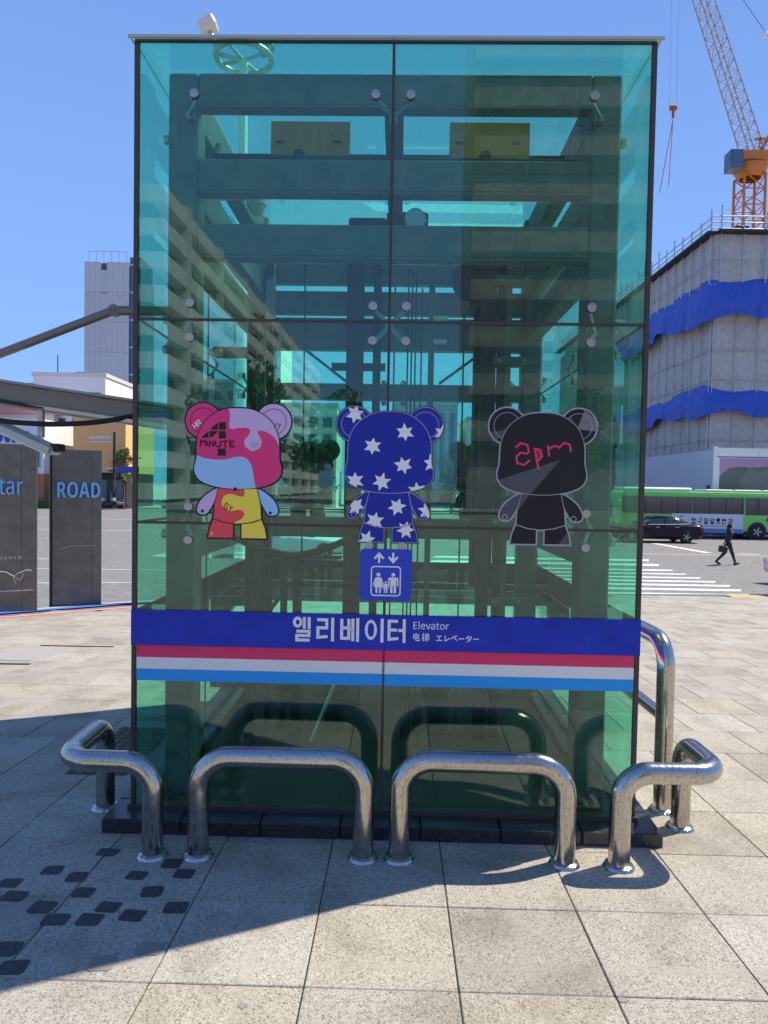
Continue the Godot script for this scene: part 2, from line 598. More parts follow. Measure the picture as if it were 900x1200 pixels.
	for k in pts.size():
		s = begin()
		var w := rng.randf_range(0.040, 0.048)
		var h := rng.randf_range(0.034, 0.042)
		var poly := PackedVector2Array()
		var r := 0.014
		for q in [[1, 1, 0], [-1, 1, 1], [-1, -1, 2], [1, -1, 3]]:
			for a in 4:
				var an: float = PI / 2 * q[2] + PI / 2 * a / 3
				poly.append(Vector2(q[0] * (w - r) + r * cos(an) + rng.randf_range(-0.002, 0.002), q[1] * (h - r) + r * sin(an) + rng.randf_range(-0.002, 0.002)))
		var t := Transform3D(Basis(Vector3.RIGHT, -PI / 2 - atan(SLOPE)) * Basis(Vector3.BACK, rng.randf_range(-0.12, 0.12)), Vector3(pts[k].x, ground_y(pts[k].y) + 0.0006, pts[k].y))
		prism(s, poly, 0, 0.0016, t)
		obj("adhesive_patch", s, grey if k in [16, 17] else dark, plaza)
	var gum := mat(rgb(0.26, 0.24, 0.21), 0.9)
	for k in 34:
		s = begin()
		var gx := rng.randf_range(-2.6, 2.6)
		var gz := rng.randf_range(-3.0, -1.75)
		if k > 18:
			gx = rng.randf_range(1.6, 4.5)
			gz = rng.randf_range(-8.0, -2.0)
		var poly := PackedVector2Array()
		var r := rng.randf_range(0.006, 0.016)
		for a in 9:
			poly.append(Vector2(cos(TAU * a / 9), sin(TAU * a / 9)) * r * rng.randf_range(0.65, 1.2))
		prism(s, poly, 0.0, 0.0012, Transform3D(Basis(Vector3.RIGHT, -PI / 2 - atan(SLOPE)), Vector3(gx, ground_y(gz) + 0.0008, gz)))
		obj("gum_spot", s, gum, plaza)
	# tactile tiles and a drain slot left of the elevator
	var brown := mat(rgb(0.16, 0.125, 0.09), 0.9)
	for k in 3:
		s = begin()
		var c := Vector3(-1.66, 0.0, -4.2 - 0.3 * k)
		c.y = ground_y(c.z) + 0.004
		box(s, c, Vector3(0.36, 0.012, 0.294))
		for a in 6:
			for b in 5:
				box(s, c + Vector3(-0.15 + 0.06 * a, 0.009, -0.12 + 0.06 * b), Vector3(0.038, 0.008, 0.036))
		obj("tactile_tile", s, brown, plaza)
	# inspection cover on the left
	s = begin()
	var cover := mat(rgb(0.34, 0.32, 0.29), 0.8)
	lathe(s, [Vector2(0.0, 0.004), Vector2(0.34, 0.004), Vector2(0.35, -0.01)], Vector3(-3.85, ground_y(-7.6) + 0.004, -7.6), Basis(Vector3.RIGHT, -atan(SLOPE)), 28)
	obj("inspection_cover", s, cover, plaza)
	for q in [[Vector3(-3.55, 0, -8.15), 0.85], [Vector3(-3.95, 0, -7.1), 0.75]]:
		block("drain_slot", Vector3(q[0].x, ground_y(q[0].z) + 0.002, q[0].z), Vector3(q[1], 0.008, 0.04), M.black, plaza)

# ------------------------------------------------------------------ elevator shaft
func elevator() -> void:
	E = thing("elevator_shaft", "green glass elevator shaft with steel frame on black stone plinth", "elevator", Vector3(0.0096, -0.0948, -3.4), "", deg_to_rad(-1.203))
	var hw := 1.2235
	var top := 3.70
	var rows := [[0.02, 1.404], [1.414, 2.386], [2.396, 3.70]]
	# plinth stones
	var z0 := 0.13
	var z1 := -DEPTH - 0.13
	for side in [0, 1]:
		var z := z0 - 0.11 if side == 0 else z1 + 0.11
		for k in 7:
			var s := begin()
			var w := 2.66 / 7
			bevel_box(s, Vector3(-1.33 + w * (k + 0.5), -0.155, z), Vector3(w - 0.004, 0.31, 0.22), 0.006)
			obj("plinth_stone", s, M.black_stone, E)
	for sx in [-1.0, 1.0]:
		for k in 6:
			var s := begin()
			var w := (z0 - z1 - 0.444) / 6
			bevel_box(s, Vector3(sx * 1.22, -0.155, z0 - 0.222 - w * (k + 0.5)), Vector3(0.22, 0.31, w - 0.004), 0.006)
			obj("plinth_stone", s, M.black_stone, E)
	block("pit_floor", Vector3(0, -0.16, -DEPTH / 2), Vector3(2.2, 0.24, DEPTH - 0.2), mat(rgb(0.022, 0.022, 0.022), 0.7), E)  # near-black colour stands in for the shade down a deep pit
	# sills
	var sill := mat(rgb(0.09, 0.085, 0.08), 0.4, 0.6)
	block("sill", Vector3(0, 0.010, -0.006), Vector3(2.49, 0.022, 0.05), sill, E)
	block("sill", Vector3(0, 0.010, -DEPTH + 0.006), Vector3(2.49, 0.022, 0.05), sill, E)
	for sx in [-1.0, 1.0]:
		block("sill", Vector3(sx * 1.2175, 0.0105, -DEPTH / 2), Vector3(0.05, 0.021, DEPTH - 0.066), sill, E)
	# panes
	for r in rows:
		var h: float = r[1] - r[0]
		var y: float = (r[0] + r[1]) / 2
		for sx in [-1.0, 1.0]:
			var bm := BoxMesh.new()
			bm.size = Vector3(hw - 0.008, h, 0.012)
			inst("glass_pane", bm, M.glass, E, Transform3D(Basis(), Vector3(sx * (hw / 2 + 0.001), y, -0.006)))
			inst("glass_pane", bm, M.glass, E, Transform3D(Basis(), Vector3(sx * (hw / 2 + 0.001), y, -DEPTH + 0.006)))
			var bs := BoxMesh.new()
			bs.size = Vector3(0.012, h, DEPTH / 2 - 0.022)
			for k in 2:
				inst("glass_pane", bs, M.glass, E, Transform3D(Basis(), Vector3(sx * (hw - 0.006), y, -0.0155 - (DEPTH / 2 - 0.022) / 2 - k * (DEPTH / 2 - 0.009))))
	for sx in [-1.0, 1.0]:
		var br := BoxMesh.new()
		br.size = Vector3(1.236, 0.012, DEPTH + 0.03)
		inst("roof_pane", br, M.glass, E, Transform3D(Basis(), Vector3(sx * 0.622, 3.711, -DEPTH / 2)))
	# dried rain streaks and dust on the outer face of the front panes
	for k in 6:
		var film_m := mat(rgb(0.42, 0.41, 0.38), 0.9)
		film_m.transparency = BaseMaterial3D.TRANSPARENCY_ALPHA
		film_m.albedo_texture = streaks(90 + k, [0.6, 0.7, 0.9, 1.2, 1.0, 1.8][k])
		var r = rows[k / 2]
		var qm := QuadMesh.new()
		qm.size = Vector2(hw - 0.02, r[1] - r[0] - 0.01)
		inst("dust_film", qm, film_m, E, Transform3D(Basis(), Vector3((-1.0 if k % 2 == 0 else 1.0) * (hw / 2 + 0.001), (r[0] + r[1]) / 2, 0.0004)))
	# seals
	for sz in [-0.006, -DEPTH + 0.006]:
		for sx in [-1.0, 1.0]:
			block("corner_seal", Vector3(sx * (hw + 0.001), top / 2 + 0.011, sz), Vector3(0.021, top - 0.022, 0.021), M.seal, E)
		block("seal", Vector3(0, top / 2 + 0.0115, sz), Vector3(0.013, top - 0.024, 0.016), M.seal, E)
		for v in [1.409, 2.391]:
			block("seal", Vector3(0, v, sz), Vector3(2.42, 0.013, 0.014), M.seal, E)
	for sx in [-1.0, 1.0]:
		for v in [1.409, 2.391]:
			block("seal", Vector3(sx * (hw - 0.006), v, -DEPTH / 2), Vector3(0.014, 0.012, DEPTH - 0.04), M.seal, E)
		block("seal", Vector3(sx * (hw - 0.006), top / 2 + 0.0115, -DEPTH / 2), Vector3(0.016, top - 0.026, 0.013), M.seal, E)
	# roof edge
	for q in [[Vector3(0, 3.7115, 0.021), Vector3(2.52, 0.013, 0.010)], [Vector3(0, 3.7115, -DEPTH - 0.021), Vector3(2.52, 0.013, 0.010)], [Vector3(1.2465, 3.7115, -DEPTH / 2), Vector3(0.010, 0.0125, DEPTH + 0.03)], [Vector3(-1.2465, 3.7115, -DEPTH / 2), Vector3(0.010, 0.0125, DEPTH + 0.03)]]:
		block("roof_trim", q[0], q[1], mat(rgb(0.40, 0.42, 0.38), 0.5), E)
	block("roof_seal", Vector3(0, 3.699, 0.004), Vector3(2.46, 0.009, 0.02), M.seal, E)
	block("roof_seal", Vector3(0, 3.711, -DEPTH / 2), Vector3(0.010, 0.014, DEPTH + 0.03), M.seal, E)
	# steel frame
	for sx in [-1.0, 1.0]:
		for z in [-0.325, -2.225]:
			var s := begin()
			bevel_box(s, Vector3(sx * 1.078, 1.82, z), Vector3(0.152, 3.76, 0.15), 0.012)
			obj("column", s, M.steel_paint, E)
		for v in [[3.49, 3.694], [3.075, 3.265], [2.755, 2.935], [1.20, 1.36]]:
			var s := begin()
			bevel_box(s, Vector3(sx * 1.078, (v[0] + v[1]) / 2, -1.275), Vector3(0.11, v[1] - v[0], 1.746), 0.008)
			obj("side_beam", s, M.steel_paint, E)
	for v in [[3.535, 3.698], [3.105, 3.268], [2.776, 2.94]]:
		var s := begin()
		bevel_box(s, Vector3(0, (v[0] + v[1]) / 2, -0.285), Vector3(2.0, v[1] - v[0], 0.07), 0.008)
		obj("front_beam", s, M.steel_paint, E)
		s = begin()                              # lower flange of the beam
		box(s, Vector3(0, v[0] - 0.006, -0.285), Vector3(1.996, 0.010, 0.085))
		obj("beam_flange", s, M.steel_paint, E)
	for v in [[3.19, 3.34], [2.955, 3.125], [2.675, 2.92], [2.285, 2.41], [1.20, 1.36]]:
		var s := begin()
		bevel_box(s, Vector3(0, (v[0] + v[1]) / 2, -2.2), Vector3(2.0, v[1] - v[0], 0.11), 0.008)
		obj("rear_beam", s, M.steel_paint, E)
	block("rear_post", Vector3(-0.30, 1.80, -2.10), Vector3(0.13, 3.36, 0.08), M.dark_steel, E)
	block("rear_post", Vector3(-0.13, 1.80, -2.09), Vector3(0.06, 3.36, 0.06), M.dark_steel, E)
	block("rear_post", Vector3(0.85, 1.80, -2.09), Vector3(0.10, 3.36, 0.06), M.steel_paint, E)
	block("ceiling_beam", Vector3(0.0, 3.60, -1.25), Vector3(0.10, 0.14, 1.68), M.steel_paint, E)
	block("ceiling_tie", Vector3(0.0, 3.44, -0.62), Vector3(1.9, 0.035, 0.035), M.dark_steel, E)
	block("cross_bracket", Vector3(-0.21, 2.36, -1.1), Vector3(0.34, 0.045, 0.04), M.dark_steel, E)
	block("cross_bracket", Vector3(-0.21, 2.36, -1.06), Vector3(0.03, 0.26, 0.03), M.dark_steel, E)
	# guide rails and ropes
	for q in [[0.61, -1.2, 0.075, 0.09, 3.15], [0.71, -1.25, 0.05, 0.06, 3.1], [-0.86, -1.0, 0.05, 0.06, 2.7], [-0.80, -1.3, 0.04, 0.05, 1.2], [-0.70, -1.3, 0.04, 0.05, 1.2], [-0.62, -1.35, 0.05, 0.05, 1.15]]:
		block("guide_rail", Vector3(q[0], q[4] / 2 - 0.04, q[1]), Vector3(q[2], q[4], q[3]), M.dark_steel, E)
	for k in 6:
		var s := begin()
		var x: float = [0.10, 0.125, 0.15, 0.19, -0.58, 0.47][k]
		tube(s, [Vector3(x, -0.04, -1.15 - 0.03 * k), Vector3(x, [3.0, 3.0, 3.0, 2.9, 3.1, 2.75][k], -1.15 - 0.03 * k)], 0.006, 6)
		obj("rope", s, M.black, E)
	block("rope_post", Vector3(0.24, 1.45, -0.9), Vector3(0.035, 2.9, 0.035), M.steel_paint, E)
	for k in 2:
		block("bracket_plate", Vector3(0.29, 2.62 - 0.14 * k, -0.88), Vector3(0.08, 0.02, 0.05), M.white, E)
	# control boards, pipe, machine, camera dome
	for q in [-0.47, 0.53]:
		var b := block("control_board", Vector3(q, 3.53, -0.62), Vector3(0.442, 0.205, 0.05), M.tan_board, E)
		for dx in [-0.17, 0.15]:
			block("latch", Vector3(q + dx, 3.52, -0.592), Vector3(0.045, 0.012, 0.01), M.dark_steel, b)
		var s := begin()
		lathe(s, [Vector2(0.0, 0.03), Vector2(0.028, 0.03), Vector2(0.034, 0.0), Vector2(0.034, -0.03)], Vector3(q - 0.04, 3.372, -0.45), Basis(Vector3.RIGHT, PI / 2), 16)
		obj("junction_drum", s, M.dark_steel, E)
	var s2 := begin()
	tube(s2, bend([Vector3(-0.96, 3.45, -0.50), Vector3(-0.96, 3.355, -0.42), Vector3(0.98, 3.335, -0.42)], 0.03), 0.017, 8)
	obj("cable_conduit", s2, M.black, E)
	s2 = begin()
	bevel_box(s2, Vector3(-0.13, 2.985, -0.42), Vector3(0.20, 0.07, 0.12), 0.01)
	obj("hoist_motor", s2, M.dark_steel, E)
	s2 = begin()
	bevel_box(s2, Vector3(0.08, 3.00, -0.44), Vector3(0.22, 0.11, 0.14), 0.01)
	obj("hoist_motor", s2, M.dark_steel, E)
	s2 = begin()
	lathe(s2, [Vector2(0.0, 0.03), Vector2(0.055, 0.03), Vector2(0.06, 0.0), Vector2(0.055, -0.03), Vector2(0.0, -0.03)], Vector3(0.12, 3.0, -0.35), Basis(Vector3.RIGHT, PI / 2), 18)
	obj("pulley", s2, M.fitting, E)
	s2 = begin()
	lathe(s2, [Vector2(0.0, -0.055), Vector2(0.03, -0.045), Vector2(0.045, -0.02), Vector2(0.05, 0.0), Vector2(0.06, 0.01), Vector2(0.06, 0.04), Vector2(0.0, 0.04)], Vector3(-0.81, 3.24, -0.8), Basis(), 18)
	obj("camera_dome", s2, M.white, E)
	block("camera_bracket", Vector3(-0.92, 3.29, -0.8), Vector3(0.24, 0.02, 0.03), M.white, E)
	# door-machine column on the right, dark
	block("counterweight_guide", Vector3(0.66, 2.0, -1.75), Vector3(0.15, 2.2, 0.14), M.dark_steel, E)
	interior_details()
	block("counterweight", Vector3(0.62, 3.02, -1.55), Vector3(0.16, 0.30, 0.20), M.black, E)
	# hose hanging inside
	s2 = begin()
	var hose := []
	for k in 25:
		var t := k / 24.0
		hose.append(Vector3(lerpf(-0.98, -0.05, t), 1.22 + 0.34 * pow(absf(t - 0.42), 1.4) - 0.05 * sin(t * PI), -0.75 - 0.3 * t))
	tube(s2, hose, 0.022, 8)
	obj("hose", s2, M.rubber, E)
	s2 = begin()
	for k in 5:
		tube(s2, [Vector3(-0.98, 0.45 + 0.0 * k, -0.6 - 0.12 * k), Vector3(-0.62, 0.95, -0.62 - 0.12 * k)], 0.014, 6)
		break
	obj("brace", s2, M.dark_steel, E)
	s2 = begin()
	tube(s2, [Vector3(-0.45, 0.02, -0.9), Vector3(-0.22, 0.62, -0.95)], 0.018, 8)
	obj("brace", s2, M.fitting, E)
	# spider fittings
	for v in [3.46, 2.391, 1.409]:
		for z in [0.0, 1.0]:
			var front: bool = z == 0.0
			for sx in [-1.0, 1.0]:
				spider(sx * 1.03, v, front, ([[-sx * 0.08, -0.0]] if v > 3 else [[-sx * 0.068, 0.08], [-sx * 0.068, -0.084]]), sx)
			spider(0.0, v, front, ([[-0.083, -0.0], [0.083, 0.0]] if v > 3 else ([[-0.08, 0.075], [0.08, 0.075], [-0.08, -0.09], [0.08, -0.09]] if v > 2 else [[-0.08, -0.094], [0.08, -0.094]])), 0.0)
	for sx in [-1.0, 1.0]:
		for v in [3.46, 2.391, 1.409]:
			for z in [-0.34, -1.25, -2.2]:
				var f := Node3D.new()
				f.name = "side_fitting"
				E.add_child(f, true)
				for dv in ([-0.05] if v > 3 else [0.08, -0.08]):
					var s := begin()
					tube(s, [Vector3(sx * 1.15, v, z), Vector3(sx * 1.19, v + dv * 0.7, z - 0.02), Vector3(sx * 1.205, v + dv, z - 0.02)], 0.010, 7)
					obj("arm", s, M.fitting, f)
					s = begin()
					lathe(s, [Vector2(0, 0.014), Vector2(0.022, 0.012), Vector2(0.024, 0.0), Vector2(0.024, -0.014)], Vector3(sx * 1.196, v + dv, z - 0.02), Basis(Vector3.BACK, -sx * PI / 2), 14)
					obj("disc", s, M.fitting, f)

# alpha picture of thin vertical runs of dirt, specks and smears
func streaks(seed_: int, amount: float) -> ImageTexture:
	var r := RandomNumberGenerator.new()
	r.seed = seed_
	var w := 384
	var h := 512
	var a := PackedFloat32Array()
	a.resize(w * h)
	var cloud := FastNoiseLite.new()
	cloud.seed = seed_
	cloud.frequency = 0.012
	var fine := FastNoiseLite.new()
	fine.seed = seed_ + 5
	fine.frequency = 0.15
	for y in h:
		for x in w:
			a[y * w + x] = maxf(0.0, 0.018 + 0.03 * cloud.get_noise_2d(x, y * 0.5) + 0.012 * fine.get_noise_2d(x, y))
	for k in 150:
		var x := float(r.randi_range(2, w - 3))
		var y0 := r.randi_range(0, int(h * 0.7))
		var length := r.randi_range(30, 260)
		var strong := r.randf_range(0.02, 0.10)
		for y in range(y0, mini(h, y0 + length)):
			x += r.randf_range(-0.25, 0.25)
			var t := float(y - y0) / length
			var xi := clampi(int(x), 1, w - 2)
			a[y * w + xi] += strong * (1.0 - t) * minf(1.0, t * 8.0) * r.randf_range(0.6, 1.0)
			a[y * w + xi + 1] += strong * 0.4 * (1.0 - t) * minf(1.0, t * 8.0)
	for k in 260:
		var xi := r.randi_range(1, w - 2)
		var yi := r.randi_range(1, h - 2)
		a[yi * w + xi] += r.randf_range(0.05, 0.25)
	var im := Image.create(w, h, false, Image.FORMAT_RGBA8)
	for y in h:
		for x in w:
			im.set_pixel(x, y, Color(1, 1, 1, clampf(a[y * w + x] * amount, 0.0, 0.5)))
	return ImageTexture.create_from_image(im)

func interior_details() -> void:
	# brackets that hold the guide rails, cable tray, conduit, deflector wheel
	for k in 6:
		var y := 0.35 + 0.52 * k
		for q in [[0.61, -1.2, 0.16], [-0.86, -1.0, -0.12]]:
			if q[0] < 0 and k > 4:
				continue
			var s := begin()
			box(s, Vector3(q[0] + q[2], y, q[1]), Vector3(0.26, 0.05, 0.03))
			box(s, Vector3(q[0] + q[2], y - 0.028, q[1] - 0.03), Vector3(0.26, 0.008, 0.07))
			obj("rail_bracket", s, M.steel_paint, E)
			for dx in [-0.08, 0.08]:
				s = begin()
				lathe(s, [Vector2(0, 0.008), Vector2(0.012, 0.008), Vector2(0.012, 0)], Vector3(q[0] + q[2] + dx, y, q[1] + 0.017), Basis(Vector3.RIGHT, PI / 2), 8)
				obj("bolt", s, M.fitting, E)
	var s2 := begin()
	box(s2, Vector3(-0.96, 1.7, -2.10), Vector3(0.07, 3.3, 0.05))
	obj("cable_tray", s2, M.alu, E)
	for k in 3:
		s2 = begin()
		var x := -0.985 + 0.02 * k
		tube(s2, smooth3([Vector3(x, 0.0, -2.06), Vector3(x, 1.2, -2.065), Vector3(x + 0.01, 2.4, -2.06), Vector3(x, 3.3, -2.06), Vector3(x + 0.2, 3.42, -1.6)]), 0.008, 6)
		obj("cable", s2, M.black, E)
	s2 = begin()
	lathe(s2, [Vector2(0, 0.025), Vector2(0.10, 0.025), Vector2(0.13, 0.03), Vector2(0.12, 0.0), Vector2(0.13, -0.03), Vector2(0.0, -0.03)], Vector3(0.52, 2.98, -1.35), Basis(Vector3.RIGHT, PI / 2), 24)
	obj("deflector_wheel", s2, M.dark_steel, E)
	for q in [[Vector3(-1.0, 2.9, -2.16), Vector3(-0.36, 2.42, -2.16)], [Vector3(1.0, 2.9, -2.16), Vector3(0.36, 2.42, -2.16)]]:
		s2 = begin()
		tube(s2, [q[0], q[1]], 0.012, 6)
		obj("brace", s2, M.steel_paint, E)
	for k in 4:
		block("landing_panel", Vector3(-0.72 + 0.48 * k, 0.28, -2.28), Vector3(0.47, 0.5, 0.03), M.dark_steel, E)
	s2 = begin()
	bevel_box(s2, Vector3(0.86, 1.72, -1.6), Vector3(0.10, 0.34, 0.16), 0.01)
	obj("control_box", s2, M.alu, E)
	for k in 2:
		s2 = begin()
		lathe(s2, [Vector2(0.0, 0.36), Vector2(0.05, 0.36), Vector2(0.05, 0.30), Vector2(0.075, 0.28), Vector2(0.075, -0.03)], Vector3(-0.35 + 0.7 * k, 0.0, -1.3), Basis(), 16)
		obj("buffer", s2, M.dark_steel, E)

func spider(x: float, v: float, front: bool, arms: Array, side: float) -> void:
	var f := Node3D.new()
	f.name = "spider_fitting"
	E.add_child(f, true)
	var zg := 0.0 if front else -DEPTH
	var dir := -1.0 if front else 1.0
	var hub := Vector3(x, v, zg + dir * (0.20 if side != 0.0 or v > 3 else 0.09))
	var s := begin()
	if side == 0.0 and v < 3:
		lathe(s, [Vector2(0, 0.02), Vector2(0.02, 0.02), Vector2(0.022, -0.02), Vector2(0, -0.02)], hub, Basis(Vector3.RIGHT, PI / 2), 12)
	else:
		tube(s, [hub + Vector3(0, 0, dir * 0.055), hub], 0.02, 10)
	obj("hub", s, M.fitting, f)
	for a in arms:
		var p := Vector3(x + a[0], v + a[1], zg)
		s = begin()
		tube(s, [hub, p + Vector3(0, 0, dir * 0.06), p + Vector3(0, 0, dir * 0.013)], 0.011, 8)
		obj("arm", s, M.fitting, f)
		s = begin()
		lathe(s, [Vector2(0.0, 0.004), Vector2(0.008, 0.003), Vector2(0.009, 0.005), Vector2(0.018, 0.005), Vector2(0.0215, 0.002), Vector2(0.0215, -0.001)], p + Vector3(0, 0, -dir * 0.002), Basis(Vector3.RIGHT, PI / 2 * -dir), 18)
		obj("disc", s, M.fitting, f)
		s = begin()
		lathe(s, [Vector2(0.0, 0.008), Vector2(0.020, 0.008), Vector2(0.022, -0.008)], p + Vector3(0, 0, dir * 0.022), Basis(Vector3.RIGHT, PI / 2 * -dir), 14)
		obj("clamp", s, M.dark_steel, f)

# ------------------------------------------------------------------ film graphics on the glass
const U := 0.000682       # metres for one drawing unit of the bear figures

func smooth(pts: Array, closed := true, n := 5) -> PackedVector2Array:
	var o := PackedVector2Array()
	var c := pts.size()
	for k in (c if closed else c - 1):
		var p0: Vector2 = pts[(k - 1 + c) % c] if closed else pts[maxi(k - 1, 0)]
		var p1: Vector2 = pts[k]
		var p2: Vector2 = pts[(k + 1) % c]
		var p3: Vector2 = pts[(k + 2) % c] if closed else pts[mini(k + 2, c - 1)]
		for j in n:
			o.append(p1.cubic_interpolate(p2, p0, p3, float(j) / n))
	if not closed:
		o.append(pts[c - 1])
	return o

func circle(c: Vector2, r: float, n := 28, ry := -1.0) -> PackedVector2Array:
	var o := PackedVector2Array()
	for k in n:
		o.append(c + Vector2(cos(TAU * k / n) * r, sin(TAU * k / n) * (r if ry < 0 else ry)))
	return o

func pv(a: Array) -> Array:
	var o := []
	for k in range(0, a.size(), 2):
		o.append(Vector2(a[k], a[k + 1]))
	return o

# the outline of a plain teddy bear in drawing units, x right, y down, centre line at 441
func bear_shapes() -> Dictionary:
	var right := pv([441, 105, 533, 112, 613, 145, 683, 205, 725, 290, 736, 370, 737, 440, 742, 482, 753, 525, 747, 575, 716, 618, 651, 650, 561, 671])
	var head := []
	for p in right:
		head.append(p)
	head.append(Vector2(441, 680))
	for k in range(right.size() - 1, 0, -1):
		head.append(Vector2(882 - right[k].x, right[k].y))
	var hd := smooth(head, true, 4)
	var arm := pv([582, 676, 640, 700, 700, 752, 730, 810, 728, 848, 700, 864, 660, 858, 630, 815, 602, 760])
	var mirror := func(a) -> PackedVector2Array:
		var o := PackedVector2Array()
		for p in a:
			o.append(Vector2(882 - p.x, p.y))
		return o
	var ar := smooth(arm, true, 4)
	var ear := circle(Vector2(692, 197), 126, 36)
	var torso := PackedVector2Array(pv([303, 672, 441, 680, 579, 672, 606, 790, 613, 890, 530, 916, 441, 926, 352, 916, 269, 890, 276, 790]))
	var leg := PackedVector2Array(pv([470, 926, 540, 918, 613, 893, 640, 958, 652, 1028, 470, 1028]))
	return {"head": hd, "arm_r": ar, "arm_l": mirror.call(ar), "ear_r": ear, "ear_l": mirror.call(ear), "torso": torso, "leg_r": leg, "leg_l": mirror.call(leg)}

func scaled(p: PackedVector2Array) -> PackedVector2Array:
	var o := PackedVector2Array()
	for q in p:
		o.append(Vector2((q.x - 441) * U, (1030 - q.y) * U))
	return o

func plate(called: String, polys: Array, m: Material, parent: Node, layer: float) -> MeshInstance3D:
	var s := begin()
	for p in polys:
		if p.size() > 2 and not Geometry2D.triangulate_polygon(p).is_empty():
			prism(s, scaled(p), 0.0006, 0.0010 + 0.0008 * layer)
	return obj(called, s, m, parent)

func clip(a: PackedVector2Array, b: PackedVector2Array) -> Array:
	var o := []
	for p in Geometry2D.intersect_polygons(a, b):
		if not Geometry2D.is_polygon_clockwise(p) or true:
			o.append(p)
	return o

func stroke(polys: Array, w: float) -> Array:
	var o := []
	for line in polys:
		for p in Geometry2D.offset_polyline(line, w / 2, Geometry2D.JOIN_MITER, Geometry2D.END_BUTT):
			o.append(p)
	return o

func ring_plate(called: String, c: Vector2, r: float, w: float, m: Material, parent: Node, layer: int) -> void:
	var s := begin()
	prism_ring(s, scaled(circle(c, r + w / 2, 36)), scaled(circle(c, r - w / 2, 36)), Vector2.ZERO, 0.0006, 0.0010 + 0.0008 * layer)
	obj(called, s, m, parent)

func film(r: float, g: float, b: float) -> StandardMaterial3D:
	var m := mat(rgb(r, g, b), 0.45)
	m.metallic_specular = 0.38
	return m

func bear(label: String, tr: Transform3D, line: Material, outer: Material, line_w: float, colours: Dictionary) -> Node3D:
	var t := thing("bear_decal", label, "decal", Vector3.ZERO, "bear decals on the glass")
	t.transform = tr
	var sh := bear_shapes()
	var at := 0
	for k in ["head", "torso", "ear_l", "ear_r", "arm_l", "arm_r", "leg_l", "leg_r"]:
		plate("backing", Geometry2D.offset_polygon(sh[k], 9.0), outer, t, 0.07 * at)
		plate("outline", Geometry2D.offset_polygon(sh[k], line_w), line, t, 0.8 + 0.07 * at)
		at += 1
	var order := [["ear_l", "ear", 2], ["ear_r", "ear", 2], ["arm_l", "arm", 2], ["arm_r", "arm", 2], ["leg_l", "leg", 2], ["leg_r", "leg", 2], ["torso", "torso", 3], ["head", "head", 4]]
	var parts := {}
	for o in order:
		if o[2] > 2:
			plate("contour", Geometry2D.offset_polygon(sh[o[0]], line_w), line, t, o[2] * 2 - 3)
		parts[o[0]] = plate(o[1], Geometry2D.offset_polygon(sh[o[0]], -line_w * 0.6), colours[o[0]], t, o[2] * 2 - 2)
	t.set_meta("shapes", sh)
	for k in parts:
		t.set_meta("part_" + k, parts[k].get_path())
	return t

func part_of(t: Node3D, k: String) -> Node:
	return get_node(t.get_meta("part_" + k))

func wall_tr(x: float, y: float, z: float, turn: float) -> Transform3D:
	return E.transform * Transform3D(Basis(Vector3.UP, turn), Vector3(x, y, z))

